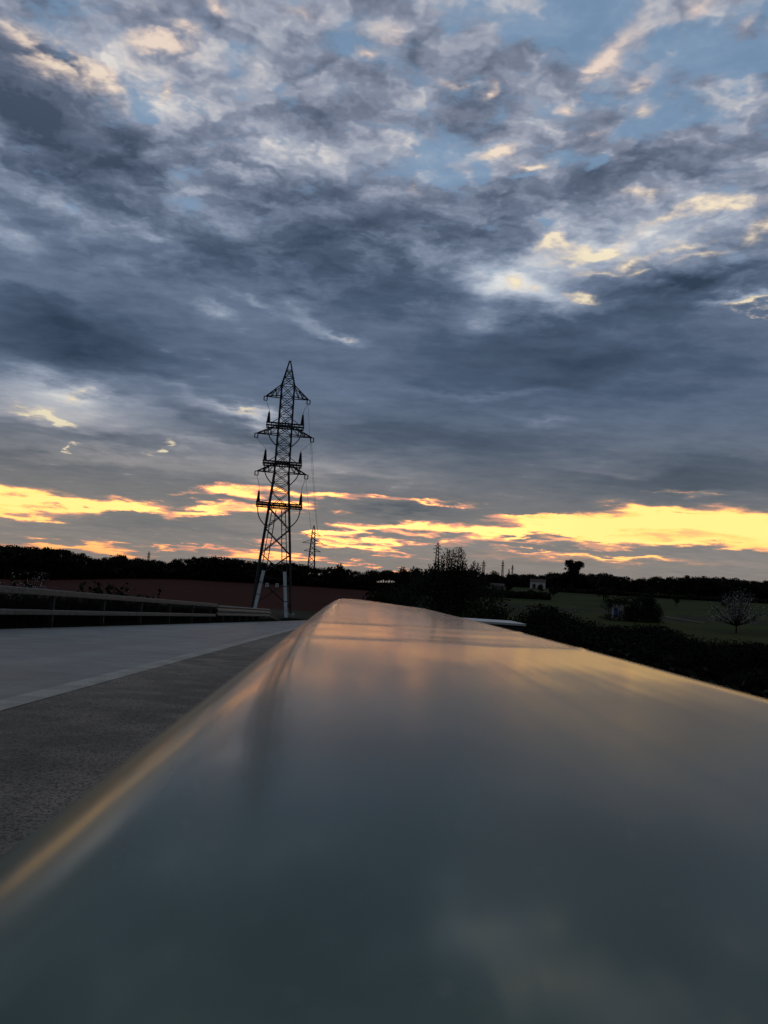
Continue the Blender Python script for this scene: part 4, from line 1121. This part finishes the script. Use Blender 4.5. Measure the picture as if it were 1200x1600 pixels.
# blossom
def blossom(name, px, ptop, pbase, d, wpx, n, label, petals, twigs, s_):
    g = random.Random(px)
    if d > 60: b_ = hit(px, pbase); d = math.hypot(b_.x, b_.y)
    else: b_ = at(px, pbase, d)
    z0 = land(b_.x, b_.y) if d > 60 else b_.z - 1.0
    k = d / FPX; o = empty(name, (b_.x, b_.y, z0), -math.atan2(b_.x, b_.y)); tag(o, label, 'tree' if d > 60 else 'shrub')
    top = at(px, ptop, d).z - z0; hw_ = wpx * k / 2
    qt, qp, qg = MB(), MB(), MB()
    base_h = max(0.3, top * 0.16)
    qt.tube([(0, 0, -.4), (0.03, 0, base_h)], [0.02 * top, 0.014 * top], 6)
    for _ in range(twigs):
        a = g.uniform(-1, 1); yy = g.uniform(-.7, .7); e = Vector((a * hw_, yy * hw_, top * (1 - 0.4 * abs(a) ** 2) * g.uniform(.5, 1)))
        m_ = Vector((a * hw_ * .6, yy * hw_ * .6, base_h + (e.z - base_h) * .5))
        qt.tube([(0.03, 0, base_h), m_, e], [0.008 * top, 0.006 * top, 0.002 * top], 4)
        for _ in range(n // twigs):
            t_ = g.uniform(.25, 1); c = Vector((0.03, 0, base_h)).lerp(m_, t_ * 2) if t_ < .5 else m_.lerp(e, t_ * 2 - 1)
            leaf(qp if g.random() < petals else qg, c + Vector((g.gauss(0, 1), g.gauss(0, 1), g.gauss(0, 1))) * top * .035, s_, g)
    qt.build('trunk' if d > 60 else 'stem', M_bark, o); qp.build('blossom', M_blossom, o); qg.build('foliage', M_hedge, o)
blossom('blossom_tree', 1150, 917, 990, 120, 76, 5200, 'pale blossoming tree with a wide airy crown in the meadow on the right', .55, 54, .12)
blossom('flowering_shrub', 48, 884, 915, 30, 84, 900, 'sparse shrub dotted with white flowers behind the far left end of the parapet', .55, 26, .028)
blossom('flowering_shrub', 184, 902, 925, 42, 30, 260, 'small shrub with a few pale tips behind the parapet below the wood', .15, 12, .022)
blossom('blossom_tree', 898, 945, 975, 105, 34, 420, 'low bush with scattered pale blossom in the dark ground right of the ledge', .4, 16, .09)

# ------------------------------------------------------------------ houses and small things across the fields
def house(px, py_eave, py_base, d, wpx, label, wall, kind):
    b_ = hit(px, py_base); d = math.hypot(b_.x, b_.y); k = d / FPX; w = wpx * k; h = (py_base - py_eave) * k
    o = empty('farm_house', (b_.x, b_.y, b_.z), -math.atan2(b_.x, b_.y)); tag(o, label, 'house')
    dp = w * 0.7
    q = MB(); q.box(-w / 2, w / 2, 0, dp, -8, h); q.build('wall', wall, o)
    q = MB(); rh = w * 0.2; e = 0.25
    q.poly([(-w / 2 - e, -e, h + .01), (w / 2 + e, -e, h + .01), (w / 2 + e, dp + e, h + .01), (-w / 2 - e, dp + e, h + .01), (-w / 2 - e, dp / 2, h + rh), (w / 2 + e, dp / 2, h + rh)],
           [(0, 1, 5, 4), (2, 3, 4, 5), (0, 4, 3), (1, 2, 5), (0, 3, 2, 1)])
    q.build('roof', M_roof, o)
    def opening(x0, x1, z0, z1, name, arch=False):
        q = MB(); pts = [(x0, z0), (x1, z0), (x1, z1)]
        if arch: pts += [((x0 + x1) / 2 + (x1 - x0) / 2 * math.cos(R(a)), z1 + (x1 - x0) / 2 * math.sin(R(a))) for a in (30, 60, 90, 120, 150)]
        pts += [(x0, z1)]; n_ = len(pts)
        q.poly([(x, yy, z) for yy in (-.04, .1) for x, z in pts], [tuple(range(n_))] + [(i, n_ + i, n_ + (i + 1) % n_, (i + 1) % n_) for i in range(n_)])
        q.build(name, M_dark, o)
    if kind == 'arch':
        for x in (-.24, .2): opening(w * (x - .11), w * (x + .11), 0.05, h * .45, 'archway', True)
    elif kind == 'row':
        for i in range(5): x = -.38 + .19 * i; opening(w * (x - .05), w * (x + .05), h * .25, h * .72, 'window')
    else:
        for x in (-.34, -.08, .36): opening(w * (x - .08), w * (x + .08), h * .35, h * .75, 'window')
        opening(w * .1, w * .2, 0.02, h * .62, 'door')
house(840, 909.5, 919.5, 330, 23, 'white house with two arched openings below the lone skyline tree', M_wall, 'arch')
house(933, 912, 919.5, 400, 17, 'low white house with a row of dark windows right of the arched one', M_wall, 'row')
house(777, 915.5, 924, 290, 20, 'grey farm building right of the spiky tree below the cypress', M_greywall, 'plain')
house(813, 908, 913, 430, 12, 'tiny grey building at the skyline trees left of the white arched house', M_greywall, 'plain')
house(1075, 913, 920, 430, 26, 'dim grey building against the far trees left of the blossom tree', M_greywall, 'plain')

# the white hut with a blue door
b_ = hit(964.5, 969); d = math.hypot(b_.x, b_.y); k = d / FPX
o = empty('utility_hut', (b_.x, b_.y, b_.z), -math.atan2(b_.x, b_.y)); tag(o, 'small white utility hut with a blue patch on its front, beside a dark bush', 'hut')
w, h = 16.5 * k, 24 * k
q = MB(); q.box(-w / 2, w / 2, 0, 1.6, -3, h); q.build('wall', M_wall, o)
q = MB(); q.box(-w / 2 - .08, w / 2 + .08, -.1, 1.7, h + .003, h + .12); q.build('roof', M_conc, o)
q = MB(); q.box(-w * .30, w * .02, -.04, .05, h * .22, h * .74); q.build('door', M_blue, o)
q = MB(); q.box(w * .12, w * .36, -.03, .05, h * .3, h * .6); q.build('vent', M_greywall, o)
# stone gate posts by the sandy track
for px, py0, py1, lab in ((1000.5, 948, 960, 'short pale gate post at the left end of the sandy track'), (1015.5, 937, 958, 'taller pale gate post at the head of the sandy track')):
    b_ = hit(px, py1); k = math.hypot(b_.x, b_.y) / FPX
    o = empty('gate_post', (b_.x, b_.y, b_.z), -math.atan2(b_.x, b_.y)); tag(o, lab, 'post')
    h = (py1 - py0) * k
    q = MB(); q.box(-.22, .22, -.22, .22, -2.5, h); q.build('shaft', M_conc, o)
    q = MB(); q.box(-.28, .28, -.28, .28, h + .003, h + .14); q.build('cap', M_conc, o)
# track
v, f = [], []
pts = [at(x, y, 1) for x, y in ((1005, 955), (1030, 962), (1062, 968), (1085, 972))]
ctr = [(998, 956, 150), (1012, 958, 140), (1030, 962, 131), (1050, 966, 124), (1075, 970, 118), (1100, 974, 113)]
for px, py, d in ctr:
    p = hit(px, py)
    for o_ in (-2.2, -1.1, 0, 1.1, 2.2): v.append((p.x + o_ * .4, p.y + o_ * 1.2, land(p.x + o_ * .4, p.y + o_ * 1.2) + 0.12))
for i in range(len(ctr) - 1):
    for k in range(4): f.append((i * 5 + k, i * 5 + k + 1, i * 5 + k + 6, i * 5 + k + 5))
q = MB(); q.poly(v, f); tag(q.build('sandy_track', M_track, smooth=True), kind='structure')
